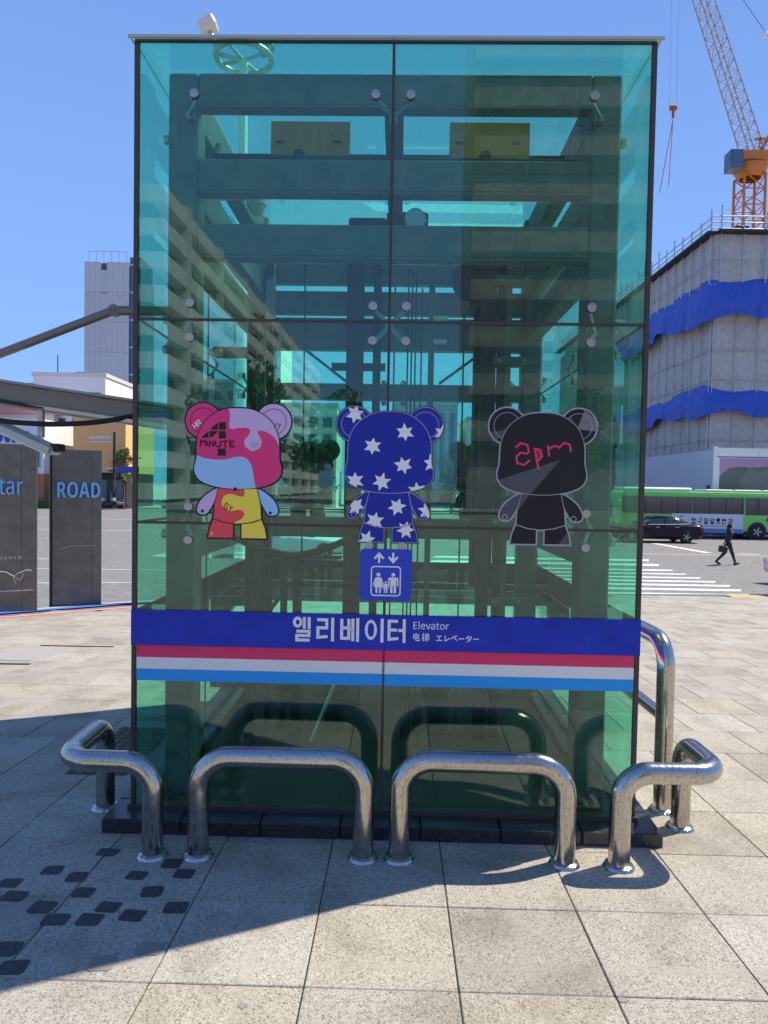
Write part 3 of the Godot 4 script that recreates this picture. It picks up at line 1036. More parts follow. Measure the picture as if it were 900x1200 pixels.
func decals() -> void:
	var magenta := film(0.78, 0.045, 0.21)
	var lilac := film(0.62, 0.45, 0.70)
	var blue := film(0.32, 0.57, 0.86)
	var red := film(0.84, 0.08, 0.10)
	var yellow := film(0.92, 0.72, 0.08)
	var navy := film(0.012, 0.026, 0.33)
	var black := film(0.016, 0.016, 0.02)
	var char_ := film(0.012, 0.012, 0.018)
	var grey := film(0.085, 0.085, 0.10)
	var white := film(0.82, 0.82, 0.81)
	var lt := film(0.40, 0.40, 0.43)
	var pink := film(0.88, 0.045, 0.16)
	# patchwork bear
	var t := bear("pink, lilac, blue and yellow patchwork bear decal on green glass", wall_tr(-0.7205, 1.338, 0.0, 0), black, black, 3.5, {"ear_l": magenta, "ear_r": lilac, "arm_l": lilac, "arm_r": blue, "leg_l": red, "leg_r": yellow, "torso": red, "head": magenta})
	var sh: Dictionary = t.get_meta("shapes")
	var hin: PackedVector2Array = Geometry2D.offset_polygon(sh.head, -2.4)[0]
	var head := part_of(t, "head")
	plate("lilac_patch", clip(smooth(pv([388, 60, 384, 150, 382, 248, 440, 246, 500, 244, 528, 262, 516, 296, 488, 330, 492, 372, 530, 402, 566, 402, 604, 372, 606, 326, 586, 290, 584, 264, 640, 270, 700, 310, 742, 370, 800, 300, 700, 80]), true, 3), hin), lilac, head, 7)
	plate("blue_patch", clip(smooth(pv([60, 440, 150, 444, 200, 462, 280, 472, 360, 468, 420, 452, 475, 450, 520, 476, 545, 530, 555, 600, 556, 720, 300, 760, 60, 640]), true, 3), hin), blue, head, 7)
	plate("nose", [circle(Vector2(425, 678), 13, 12)], black, head, 8)
	var tin: PackedVector2Array = Geometry2D.offset_polygon(sh.torso, -2.4)[0]
	plate("yellow_patch", clip(smooth(pv([486, 640, 494, 700, 480, 730, 440, 726, 400, 714, 352, 724, 328, 766, 340, 810, 386, 834, 440, 826, 480, 832, 490, 862, 470, 892, 424, 916, 424, 960, 660, 960, 640, 640]), true, 3), tin), yellow, part_of(t, "torso"), 6)
	for k in ["ear_l", "ear_r"]:
		var c := Vector2(692 if k == "ear_r" else 190, 197)
		ring_plate("ear_ring", c, 90, 4.0, black, part_of(t, k), 3)
	for q in [Vector2(190, 838), Vector2(676, 844)]:
		plate("paw_mark", [circle(q, 11, 10)], black, part_of(t, "arm_l" if q.x < 441 else "arm_r"), 4)
	var tiles := []
	for q in [[305, 207, 354, 207, 354, 260, 305, 260], [244, 256, 296, 210, 296, 260, 244, 260], [305, 270, 354, 270, 354, 322, 305, 322], [178, 318, 232, 272, 232, 318], [240, 270, 296, 270, 296, 276, 250, 318, 240, 318], [298, 394, 354, 394, 354, 444, 298, 444]]:
		tiles.append(PackedVector2Array(pv(q)))
	for q in tiles:
		plate("numeral_tile", [q], black, head, 8)
	var letters := [[[174, 382, 176, 336, 192, 352, 208, 336, 212, 378]], [[224, 340, 226, 380]], [[240, 384, 242, 342, 268, 378, 268, 338]], [[282, 340, 282, 374, 300, 384, 318, 374, 316, 338]], [[326, 344, 372, 338], [350, 342, 350, 386]], [[416, 340, 384, 342, 386, 382, 420, 378], [384, 360, 410, 358]]]
	for l in letters:
		var ls := []
		for p in l:
			ls.append(PackedVector2Array(pv(p)))
		plate("letter", stroke(ls, 9.0), black, head, 8)
	scribble(t, "HA", Vector2(112, 226), -0.65, 38, white, "ear_l", 3)
	scribble(t, "SH", Vector2(528, 352), -0.3, 34, lt, "head", 8)
	scribble(t, "JY", Vector2(690, 200), 0.2, 40, grey, "ear_r", 3)
	scribble(t, "GY", Vector2(362, 778), 0.5, 40, black, "torso", 7)
	scribble(t, "V", Vector2(250, 985), 0.0, 28, yellow, "leg_l", 3)
	# starry bear
	t = bear("navy blue bear decal covered with white six-pointed stars", wall_tr(0.012, 1.332, 0.0, 0), lt, black, 3.0, {"ear_l": navy, "ear_r": navy, "arm_l": navy, "arm_r": navy, "leg_l": navy, "leg_r": navy, "torso": navy, "head": navy})
	sh = t.get_meta("shapes")
	for k in ["ear_l", "ear_r"]:
		ring_plate("ear_ring", Vector2(692 if k == "ear_r" else 190, 197), 92, 3.5, lt, part_of(t, k), 3)
	# positions in drawing units: six units to one step of the figure
	var stars := [["ear_l", 195, 125, 3], ["ear_r", 812, 250, 3], ["head", 322, 350, 7], ["head", 548, 250, 7], ["head", 540, 482, 7], ["head", 388, 600, 7], ["head", 745, 462, 7], ["head", 200, 595, 7], ["head", 640, 660, 7], ["torso", 500, 776, 6], ["torso", 346, 876, 6], ["torso", 560, 935, 6], ["leg_r", 565, 940, 3], ["leg_l", 292, 1012, 3], ["arm_l", 208, 775, 3], ["arm_r", 712, 800, 3]]
	for q in stars:
		var star := PackedVector2Array()
		var a0 := rng.randf_range(0, 1)
		for k in 12:
			var r := 66.0 if k % 2 == 0 else 33.0
			star.append(Vector2(q[1], q[2]) + Vector2(cos(a0 + TAU * k / 12), sin(a0 + TAU * k / 12)) * r * rng.randf_range(0.92, 1.08))
		plate("star", clip(star, Geometry2D.offset_polygon(sh[q[0]], -2.4)[0]), white, part_of(t, q[0]), q[3])
	for q in [Vector2(196, 836), Vector2(686, 836)]:
		ring_plate("paw_mark", q, 17, 4, lt, part_of(t, "arm_l" if q.x < 441 else "arm_r"), 4)
	# black bear
	t = bear("black and charcoal bear decal with pink lettering, on green glass", wall_tr(0.744, 1.336, 0.0, 0), lt, lt, 3.0, {"ear_l": black, "ear_r": black, "arm_l": grey, "arm_r": black, "leg_l": char_, "leg_r": char_, "torso": char_, "head": black})
	sh = t.get_meta("shapes")
	hin = Geometry2D.offset_polygon(sh.head, -2.4)[0]
	head = part_of(t, "head")
	plate("grey_facet", clip(PackedVector2Array(pv([100, 592, 566, 430, 330, 720, 100, 740])), hin), grey, head, 7)
	tin = Geometry2D.offset_polygon(sh.torso, -2.4)[0]
	plate("grey_facet", clip(PackedVector2Array(pv([260, 640, 390, 640, 270, 800, 240, 800])), tin), grey, part_of(t, "torso"), 6)
	plate("grey_facet", clip(PackedVector2Array(pv([560, 1040, 620, 950, 700, 950, 700, 1040])), Geometry2D.offset_polygon(sh.leg_r, -2.4)[0]), grey, part_of(t, "leg_r"), 3)
	plate("grey_facet", clip(PackedVector2Array(pv([40, 252, 230, 210, 120, 300, 60, 290])), Geometry2D.offset_polygon(sh.ear_l, -2.4)[0]), grey, part_of(t, "ear_l"), 3)
	var ein: PackedVector2Array = Geometry2D.offset_polygon(sh.ear_r, -2.4)[0]
	plate("grey_facet", clip(PackedVector2Array(pv([680, 214, 630, 120, 600, 170])), ein), grey, part_of(t, "ear_r"), 3)
	plate("pale_facet", clip(PackedVector2Array(pv([680, 214, 730, 80, 830, 160, 830, 230])), ein), film(0.19, 0.19, 0.21), part_of(t, "ear_r"), 3)
	for k in ["ear_l", "ear_r"]:
		ring_plate("ear_ring", Vector2(692 if k == "ear_r" else 190, 197), 92, 3.5, lt, part_of(t, k), 4)
	for q in [Vector2(190, 840), Vector2(672, 844)]:
		ring_plate("paw_mark", q, 18, 5, lt, part_of(t, "arm_l" if q.x < 441 else "arm_r"), 4)
	for l in [[250, 352, 288, 318, 334, 330, 346, 378, 330, 392, 290, 384, 260, 412, 266, 458, 316, 470, 354, 436], [416, 500, 386, 356, 428, 364, 440, 408, 404, 446], [490, 408, 478, 338, 486, 352, 530, 332, 556, 346, 590, 312, 630, 322, 640, 374]]:
		plate("letter", stroke([PackedVector2Array(pv(l))], 13.0), pink, head, 8)
	# the same figures on the other faces, seen from inside
	var green := film(0.16, 0.36, 0.06)
	for q in [[-0.70, lt, white, "pale grey bear decal on the rear glass, left one"], [0.03, navy, navy, "dark blue bear decal on the rear glass, middle one"], [0.72, green, char_, "charcoal bear decal with green ears on the rear glass"]]:
		bear(q[3], wall_tr(q[0], 1.336, -DEPTH, PI), q[1], q[1], 3.0, {"ear_l": q[1], "ear_r": q[1], "arm_l": q[2], "arm_r": q[2], "leg_l": q[2], "leg_r": q[2], "torso": q[2], "head": q[2]})
	var lime := film(0.42, 0.50, 0.06)
	bear("lime green bear decal on the right side glass, near front", wall_tr(1.2235, 1.336, -0.62, PI / 2), black, black, 3.0, {"ear_l": lime, "ear_r": lime, "arm_l": green, "arm_r": green, "leg_l": green, "leg_r": green, "torso": green, "head": lime})
	bear("red bear decal on the right side glass, near back", wall_tr(1.2235, 1.336, -1.75, PI / 2), black, black, 3.0, {"ear_l": red, "ear_r": red, "arm_l": white, "arm_r": white, "leg_l": red, "leg_r": red, "torso": red, "head": red})
	# bands round the shaft
	var band_blue := mat(Color.WHITE, 0.32)
	tri_tex(band_blue, noise_tex(FastNoiseLite.TYPE_SIMPLEX_SMOOTH, 0.012, 256, [[0.0, rgb(0.006, 0.026, 0.36)], [0.5, rgb(0.008, 0.034, 0.43)], [1.0, rgb(0.012, 0.045, 0.50)]], 51, 3), 0.5)
	band_blue.metallic_specular = 0.38
	var crimson := film(0.78, 0.045, 0.15)
	var sky_blue := film(0.02, 0.34, 0.82)
	var pale := film(0.80, 0.80, 0.79)
	var names := ["blue elevator name band with white lettering across the front glass", "blue band on rear glass of the elevator shaft", "blue band on right side glass of the elevator shaft", "blue band on left side glass of the elevator shaft"]
	var trs := [wall_tr(0, 0, 0, 0), wall_tr(0, 0, -DEPTH, PI), wall_tr(1.2235, 0, -DEPTH / 2, PI / 2), wall_tr(-1.2235, 0, -DEPTH / 2, -PI / 2)]
	for k in 4:
		var n := thing("name_band", names[k], "sign band", Vector3.ZERO, "printed bands round the elevator shaft")
		n.transform = trs[k]
		var w := 2.42 if k < 2 else DEPTH - 0.06
		var lift := 0.008 if k == 0 else 0.0012
		block("blue_strip", Vector3(0, 0.896, lift), Vector3(2.468 if k == 0 else w, 0.172, 0.0016 if k else 0.012), band_blue, n)
		block("pink_strip", Vector3(0, 0.778, 0.0012), Vector3(w, 0.058, 0.0016), crimson, n)
		block("white_strip", Vector3(0, 0.7195, 0.0012), Vector3(w, 0.057, 0.0016), pale, n)
		block("light_blue_strip", Vector3(0, 0.6615, 0.0012), Vector3(w, 0.057, 0.0016), sky_blue, n)
		if k == 0:
			lettering(n, white)
	# pictogram sign
	var sg := thing("elevator_sign", "blue square elevator pictogram sign with arrows and three figures", "sign", Vector3.ZERO)
	sg.transform = wall_tr(0.005, 1.176, 0, 0)
	var sblue := mat(rgb(0.008, 0.050, 0.52), 0.4)
	var s := begin()
	prism(s, rounded(0.252, 0.250, 0.02), 0.0068, 0.011)
	obj("panel", s, sblue, sg)
	var zf := 0.0118
	s = begin()
	var ring := Geometry2D.offset_polyline(closed(rounded(0.140, 0.140, 0.016)), 0.0028)
	prism_ring(s, rounded(0.146, 0.146, 0.018), rounded(0.134, 0.134, 0.013), Vector2(0, -0.03), 0.0112, zf)
	obj("frame", s, white, sg)
	for q in [[-0.034, 1.0], [0.034, -1.0]]:
		s = begin()
		var pts := PackedVector2Array()
		for p in pv([-0.005, -0.026, 0.005, -0.026, 0.005, 0.004, 0.019, -0.008, 0.026, -0.002, 0.0, 0.028, -0.026, -0.002, -0.019, -0.008, -0.005, 0.004]):
			pts.append(Vector2(q[0] + p.x, 0.083 + p.y * q[1]))
		prism(s, pts, 0.0112, zf)
		obj("arrow", s, white, sg)
	for q in [[-0.036, 1.0, true], [0.0, 0.58, false], [0.036, 1.0, false]]:
		s = begin()
		var k: float = q[1]
		var off := Vector2(q[0], -0.088)
		var f := []
		if q[2]:
			f = pv([-0.004, 0.0, -0.013, 0.0, -0.013, 0.028, -0.022, 0.028, -0.013, 0.060, -0.023, 0.036, -0.027, 0.042, -0.014, 0.076, 0.014, 0.076, 0.027, 0.042, 0.023, 0.036, 0.013, 0.060, 0.022, 0.028, 0.013, 0.028, 0.013, 0.0, 0.004, 0.0, 0.004, 0.028, -0.004, 0.028])
		else:
			f = pv([-0.003, 0.0, -0.014, 0.0, -0.014, 0.064, -0.018, 0.064, -0.018, 0.034, -0.025, 0.034, -0.025, 0.070, -0.019, 0.076, 0.019, 0.076, 0.025, 0.070, 0.025, 0.034, 0.018, 0.034, 0.018, 0.064, 0.014, 0.064, 0.014, 0.0, 0.003, 0.0, 0.003, 0.034, -0.003, 0.034])
		var pts := PackedVector2Array()
		for p in f:
			pts.append(off + p * k)
		prism(s, pts, 0.0112, zf)
		prism(s, circle(off + Vector2(0, 0.089) * k, 0.0095 * k, 14), 0.0112, zf)
		obj("figure", s, white, sg)

func closed(p: PackedVector2Array) -> PackedVector2Array:
	var o := p.duplicate()
	o.append(p[0])
	return o

func rounded(w: float, h: float, r: float) -> PackedVector2Array:
	var o := PackedVector2Array()
	for q in [[1, 1, 0], [-1, 1, 1], [-1, -1, 2], [1, -1, 3]]:
		for a in 6:
			var an: float = PI / 2 * q[2] + PI / 2 * a / 5
			o.append(Vector2(q[0] * (w / 2 - r) + r * cos(an), q[1] * (h / 2 - r) + r * sin(an)))
	return o

func prism_ring(s: SurfaceTool, outer: PackedVector2Array, inner: PackedVector2Array, off: Vector2, z0: float, z1: float) -> void:
	for k in outer.size():
		var j := (k + 1) % outer.size()
		prism(s, PackedVector2Array([outer[k] + off, outer[j] + off, inner[j] + off, inner[k] + off]), z0, z1)

func scribble(t: Node3D, txt: String, at: Vector2, turn: float, size: float, m: Material, part: String, layer: int) -> void:
	var glyph := {"H": [[0, 0, 0, 1], [0.6, 0, 0.6, 1], [0, 0.5, 0.6, 0.5]], "A": [[0, 1, 0, 0.1, 0.6, 0.0, 0.6, 1], [0, 0.55, 0.6, 0.55]], "S": [[0.6, 0.05, 0.05, 0.05, 0.05, 0.5, 0.6, 0.5, 0.6, 1, 0, 1]], "J": [[0.5, 0, 0.5, 1, 0, 0.9]], "Y": [[0, 0, 0.3, 0.5, 0.6, 0], [0.3, 0.5, 0.3, 1]], "G": [[0.6, 0.1, 0, 0, 0, 1, 0.6, 1, 0.6, 0.55, 0.3, 0.55]], "V": [[0, 0, 0.3, 1, 0.6, 0]]}
	var polys := []
	for k in txt.length():
		for l in glyph[txt[k]]:
			var line := PackedVector2Array()
			for p in pv(l):
				line.append(at + (Vector2(p.x + 0.85 * k, p.y) * size).rotated(turn))
			polys.append(line)
	plate("initials", stroke(polys, size * 0.16), m, part_of(t, part), layer)

func glyph_plate(n: Node, called: String, lines: Array, at: Vector2, w: float, h: float, sw: float, m: Material) -> void:
	var s := begin()
	for l in lines:
		var line := PackedVector2Array()
		if l.size() == 4 and l[0] is String:
			pass
		for p in pv(l):
			line.append(at + Vector2(p.x * w, p.y * h))
		if l.size() == 50:                 # a round stroke
			var inner := PackedVector2Array()
			var outer := PackedVector2Array()
			var mid := Vector2.ZERO
			for p in line:
				mid += p / line.size()
			for k in line.size() - 1:
				var d := (line[k] - mid).normalized() * sw / 2
				outer.append(line[k] + d)
				inner.append(line[k] - d)
			prism_ring(s, outer, inner, Vector2.ZERO, 0.0142, 0.0150)
			continue
		for q in Geometry2D.offset_polyline(line, sw / 2, Geometry2D.JOIN_MITER, Geometry2D.END_BUTT):
			if not Geometry2D.triangulate_polygon(q).is_empty():
				prism(s, q, 0.0142, 0.0150)
	obj(called, s, m, n)

func arc_line(cx: float, cy: float, rx: float, ry: float) -> Array:
	var o := []
	for k in 25:
		o.append(cx + cos(TAU * k / 24.0) * rx)
		o.append(cy + sin(TAU * k / 24.0) * ry)
	return o

func lettering(n: Node, m: Material) -> void:
	var word := [
		[arc_line(0.26, 0.78, 0.18, 0.17), [0.44, 0.78, 0.62, 0.78], [0.62, 0.50, 0.62, 1.0], [0.88, 0.50, 0.88, 1.0], [0.20, 0.40, 0.88, 0.40, 0.88, 0.22, 0.22, 0.22, 0.22, 0.03, 0.92, 0.03]],
		[[0.02, 0.90, 0.54, 0.90, 0.54, 0.56, 0.07, 0.56, 0.07, 0.16, 0.60, 0.20], [0.86, 0.0, 0.86, 1.0]],
		[[0.04, 0.96, 0.04, 0.14, 0.42, 0.14, 0.42, 0.96], [0.04, 0.58, 0.42, 0.58], [0.44, 0.52, 0.64, 0.52], [0.64, 0.03, 0.64, 0.97], [0.90, 0.0, 0.90, 1.0]],
		[arc_line(0.28, 0.52, 0.25, 0.36), [0.88, 0.0, 0.88, 1.0]],
		[[0.54, 0.90, 0.07, 0.90, 0.07, 0.14, 0.58, 0.18], [0.07, 0.53, 0.50, 0.53], [0.56, 0.52, 0.88, 0.52], [0.88, 0.0, 0.88, 1.0]]]
	for k in 5:
		glyph_plate(n, "letter", word[k], Vector2([-0.442, -0.326, -0.208, -0.088, 0.019][k], 0.848), 0.090, 0.116, 0.0145, m)
	var tm := TextMesh.new()
	var f := SystemFont.new()
	f.font_names = PackedStringArray(["Droid Sans"])
	tm.text = "Elevator"
	tm.font = f
	tm.font_size = 64
	tm.pixel_size = 0.00076
	tm.depth = 0.001
	tm.horizontal_alignment = HORIZONTAL_ALIGNMENT_LEFT
	inst("english_word", tm, m, n, Transform3D(Basis(), Vector3(0.138, 0.9335, 0.0148)))
	# 电梯 and the katakana word, stroke by stroke
	var small := [
		[[0.14, 0.82, 0.82, 0.82, 0.82, 0.34, 0.14, 0.34, 0.14, 0.76], [0.14, 0.58, 0.82, 0.58], [0.48, 1.0, 0.48, 0.08, 0.95, 0.08, 0.95, 0.22]],
		[[0.20, 1.0, 0.20, 0.0], [0.0, 0.70, 0.40, 0.70], [0.20, 0.66, 0.02, 0.28], [0.50, 0.98, 0.58, 0.82], [0.88, 0.98, 0.78, 0.82], [0.44, 0.80, 0.92, 0.80, 0.92, 0.58, 0.48, 0.58, 0.46, 0.36, 0.96, 0.36, 0.92, 0.14], [0.68, 0.80, 0.68, 0.0], [0.64, 0.34, 0.40, 0.08]],
		[[0.10, 0.82, 0.90, 0.82], [0.50, 0.82, 0.50, 0.18], [0.02, 0.18, 0.98, 0.18]],
		[[0.22, 0.92, 0.22, 0.12, 0.60, 0.30, 0.92, 0.60]],
		[[0.02, 0.40, 0.38, 0.78, 0.98, 0.22], [0.62, 0.92, 0.72, 0.76], [0.80, 0.98, 0.90, 0.82]],
		[[0.05, 0.5, 0.95, 0.5]],
		[[0.40, 0.98, 0.05, 0.50], [0.30, 0.80, 0.88, 0.80, 0.70, 0.36, 0.20, 0.02], [0.28, 0.56, 0.70, 0.38]],
		[[0.05, 0.5, 0.95, 0.5]]]
	var xs := [0.139, 0.184, 0.252, 0.290, 0.324, 0.360, 0.396, 0.430]
	for k in 8:
		glyph_plate(n, "letter", small[k], Vector2(xs[k], 0.858), 0.036 if k < 2 else 0.031, 0.040 if k < 2 else 0.032, 0.0042, m)

# ------------------------------------------------------------------ stainless rails
func rails() -> void:
	var r := 0.047
	var y0 := func(p: Vector2) -> float: return ground_y(p.y)
	var defs := [
		["bent corner guard rail left of the elevator, reaching back along its side", [Vector2(-1.003, -3.08), Vector2(-1.415, -3.10), Vector2(-1.415, -3.59)], 0.468],
		["hoop guard rail in front of the elevator, left of the two", [Vector2(-0.803, -3.087), Vector2(-0.068, -3.09)], 0.497],
		["hoop guard rail in front of the elevator, right of the two", [Vector2(0.092, -3.088), Vector2(0.826, -3.068)], 0.497],
		["bent corner guard rail right of the elevator with small hooked shadow", [Vector2(1.063, -3.053), Vector2(1.508, -3.06), Vector2(1.508, -3.471)], 0.468]]
	for d in defs:
		var t := thing("guard_rail", d[0], "guard rail", Vector3.ZERO, "stainless guard rails round the elevator")
		var p: Array = d[1]
		var lift: float = d[2] - r
		var base := ground_y(p[0].y)
		var pts := [Vector3(p[0].x, ground_y(p[0].y), p[0].y), Vector3(p[0].x, base + lift, p[0].y)]
		if p.size() == 3:
			pts.append(Vector3(p[1].x, base + lift, p[1].y))
		var l: Vector2 = p[-1]
		pts.append(Vector3(l.x, base + lift, l.y))
		pts.append(Vector3(l.x, ground_y(l.y), l.y))
		var s := begin()
		tube(s, bend(pts, 0.145 if p.size() == 2 else 0.125, 10), r, 28)
		obj("tube", s, M.stainless, t)
		for q in [p[0], l]:
			s = begin()
			lathe(s, [Vector2(0.0475, 0.022), Vector2(0.060, 0.016), Vector2(0.068, 0.005), Vector2(0.069, -0.03)], Vector3(q.x, ground_y(q.y), q.y), Basis(), 28)
			obj("foot_flange", s, M.stainless, t)
	# taller handrail running back along the right side
	var t := thing("handrail", "tall stainless handrail running back along the right side of elevator", "handrail")
	var s := begin()
	var x := 1.50
	var pts := [Vector3(x, ground_y(-3.68), -3.68), Vector3(x, ground_y(-3.68) + 0.90, -3.68), Vector3(x - 0.04, ground_y(-3.68) + 0.90, -6.3), Vector3(x - 0.04, ground_y(-6.3), -6.3)]
	tube(s, bend(pts, 0.14, 10), r * 0.98, 24)
	obj("tube", s, M.stainless, t)
	s = begin()
	tube(s, [Vector3(x, ground_y(-3.68) + 0.50, -3.70), Vector3(x - 0.04, ground_y(-3.68) + 0.50, -6.28)], 0.034, 18)
	obj("lower_rail", s, M.stainless, t)
	for z in [-3.68, -6.3]:
		s = begin()
		lathe(s, [Vector2(0.0465, 0.022), Vector2(0.060, 0.016), Vector2(0.068, 0.005), Vector2(0.069, -0.03)], Vector3(x if z > -4 else x - 0.04, ground_y(z), z), Basis(), 28)
		obj("foot_flange", s, M.stainless, t)

# ------------------------------------------------------------------ canopy left of the shaft
func canopy() -> void:
	var t := thing("entrance_canopy", "grey metal entrance canopy with slanting tie rod beside the elevator", "canopy")
	var olive := mat(rgb(0.20, 0.19, 0.165), 0.45, 0.3)
	var z := -4.4
	var roof := mat(rgb(0.30, 0.31, 0.30), 0.4)
	for k in 2:
		var zz := z - 0.44 * k
		var s := begin()
		if k == 0:
			tube(s, [Vector3(-1.18, 2.57, zz), Vector3(-1.66, 2.57, zz)], 0.03, 12)
			obj("bracket", s, olive, t)
			s = begin()
			lathe(s, [Vector2(0, 0.022), Vector2(0.012, 0.026), Vector2(0.014, 0.02), Vector2(0.036, 0.02), Vector2(0.036, -0.02), Vector2(0, -0.02)], Vector3(-1.69, 2.57, zz), Basis(Vector3.RIGHT, PI / 2), 18)
			obj("hinge", s, olive, t)
		if k == 0:
			s = begin()
			tube(s, [Vector3(-1.71, 2.565, zz), Vector3(-3.9, 1.65 + 0.05, zz)], 0.027, 12)
			obj("tie_rod", s, olive, t)
		s = begin()
		var b := Basis(Vector3.BACK, atan2(-0.11, 0.84))
		box(s, Vector3(-2.62, 2.085, zz), Vector3(2.9, 0.10, 0.07), b)
		obj("beam", s, olive, t)
		s = begin()
		box(s, Vector3(-2.62, 2.025, zz), Vector3(2.9, 0.018, 0.12), b)
		obj("beam_flange", s, M.alu, t)
	var s2 := begin()
	var b2 := Basis(Vector3.BACK, atan2(-0.11, 0.84))
	box(s2, Vector3(-2.60, 2.150, z - 0.22), Vector3(2.9, 0.016, 0.56), b2)
	obj("roof_sheet", s2, roof, t)
	for k in 7:
		s2 = begin()
		box(s2, Vector3(-3.9 + 0.42 * k, 2.08 - 0.131 * (0.42 * k - 1.3) + 0.02, z - 0.22), Vector3(0.04, 0.04, 0.36), b2)
		obj("purlin", s2, M.alu, t)
	s2 = begin()
	box(s2, Vector3(-1.42, 1.97, z - 0.22), Vector3(0.42, 0.03, 0.34))
	obj("gutter", s2, roof, t)
	s2 = begin()
	bevel_box(s2, Vector3(-1.40, 1.915, z), Vector3(0.26, 0.07, 0.09), 0.01)
	obj("end_bracket", s2, olive, t)
	s2 = begin()
	tube(s2, smooth3([Vector3(-3.2, 2.12, z + 0.1), Vector3(-2.7, 1.93, z + 0.1), Vector3(-2.25, 1.86, z + 0.1), Vector3(-1.9, 1.858, z + 0.1), Vector3(-1.68, 1.885, z + 0.08), Vector3(-1.55, 1.92, z + 0.03)]), 0.016, 8)
	obj("drain_hose", s2, M.rubber, t)
	s2 = begin()
	tube(s2, [Vector3(-2.62, 2.03, z + 0.06), Vector3(-2.10, 1.955, z + 0.05)], 0.013, 6)
	obj("conduit", s2, M.dark_steel, t)
	# lamp housing hung under the canopy
	var l := thing("canopy_lamp", "pale slanting lamp housing hung beneath the canopy", "lamp")
	s2 = begin()
	bevel_box(s2, Vector3(-2.145, 1.90, z), Vector3(0.036, 0.24, 0.03), 0.004)
	obj("hanger", s2, M.alu, l)
	s2 = begin()
	bevel_box(s2, Vector3(-2.26, 1.785, z), Vector3(0.46, 0.055, 0.16), 0.012, Basis(Vector3.BACK, atan2(-0.14, 0.32)))
	obj("housing", s2, mat(rgb(0.42, 0.50, 0.50), 0.35, 0.4), l)
	s2 = begin()
	box(s2, Vector3(-2.272, 1.756, z), Vector3(0.40, 0.012, 0.12), Basis(Vector3.BACK, atan2(-0.14, 0.32)))
	obj("lens", s2, M.white, l)
	s2 = begin()
	bevel_box(s2, Vector3(-2.04, 1.715, z), Vector3(0.06, 0.05, 0.09), 0.008)
	obj("end_cap", s2, M.dark_steel, l)
	# lamp post on the plaza behind the shaft
	var base := Vector3(-2.72, ground_y(-13.2), -13.2)
	var p := thing("street_lamp", "tall pale street lamp post with ring head behind the elevator", "street lamp", base)
	var top := 9.30 - base.y
	s2 = begin()
	tube(s2, [Vector3.ZERO, Vector3(0, top, 0)], 0.11, 14, 0.08)
	obj("post", s2, M.white, p)
	s2 = begin()
	var ring := []
	for k in 41:
		ring.append(Vector3(0.50 * cos(TAU * k / 40), top + 0.05, 0.50 * sin(TAU * k / 40)))
	tube(s2, ring, 0.055, 8)
	obj("ring", s2, M.alu, p)
	for k in 4:
		s2 = begin()
		tube(s2, [Vector3(0, top, 0), Vector3(0.50 * cos(TAU * k / 4 + 0.4), top + 0.05, 0.50 * sin(TAU * k / 4 + 0.4))], 0.03, 6)
		obj("spoke", s2, M.alu, p)
	s2 = begin()
	tube(s2, bend([Vector3(0, top, 0), Vector3(-0.45, top + 0.12, 0), Vector3(-0.62, top + 0.50, 0)], 0.1), 0.04, 8)
	obj("lamp_arm", s2, M.alu, p)
	s2 = begin()
	bevel_box(s2, Vector3(-0.66, top + 0.62, 0), Vector3(0.32, 0.24, 0.28), 0.04, Basis(Vector3.BACK, 0.5))
	obj("lamp_head", s2, M.cream, p)
	s2 = begin()
	bevel_box(s2, Vector3(0.42, top + 0.22, 0), Vector3(0.30, 0.14, 0.2), 0.03, Basis(Vector3.BACK, 0.6))
	obj("lamp_head", s2, M.alu, p)

func smooth3(pts: Array) -> Array:
	var c := Curve3D.new()
	for k in pts.size():
		var t: Vector3 = (pts[mini(k + 1, pts.size() - 1)] - pts[maxi(k - 1, 0)]) / 6.0
		c.add_point(pts[k], -t, t)
	var o := []
	for k in 31:
		o.append(c.sample_baked(c.get_baked_length() * k / 30.0))
	return o

# ------------------------------------------------------------------ sign pylons
func text_mesh(txt: String, height: float, depth: float, serif := false, bold := true) -> TextMesh:
	var tm := TextMesh.new()
	var f := SystemFont.new()
	f.font_names = PackedStringArray(["Droid Serif" if serif else "Droid Sans"])
	f.font_weight = 700 if bold else 400
	tm.text = txt
	tm.font = f
	tm.font_size = 96
	tm.pixel_size = height / 70.0
	tm.depth = depth
	return tm

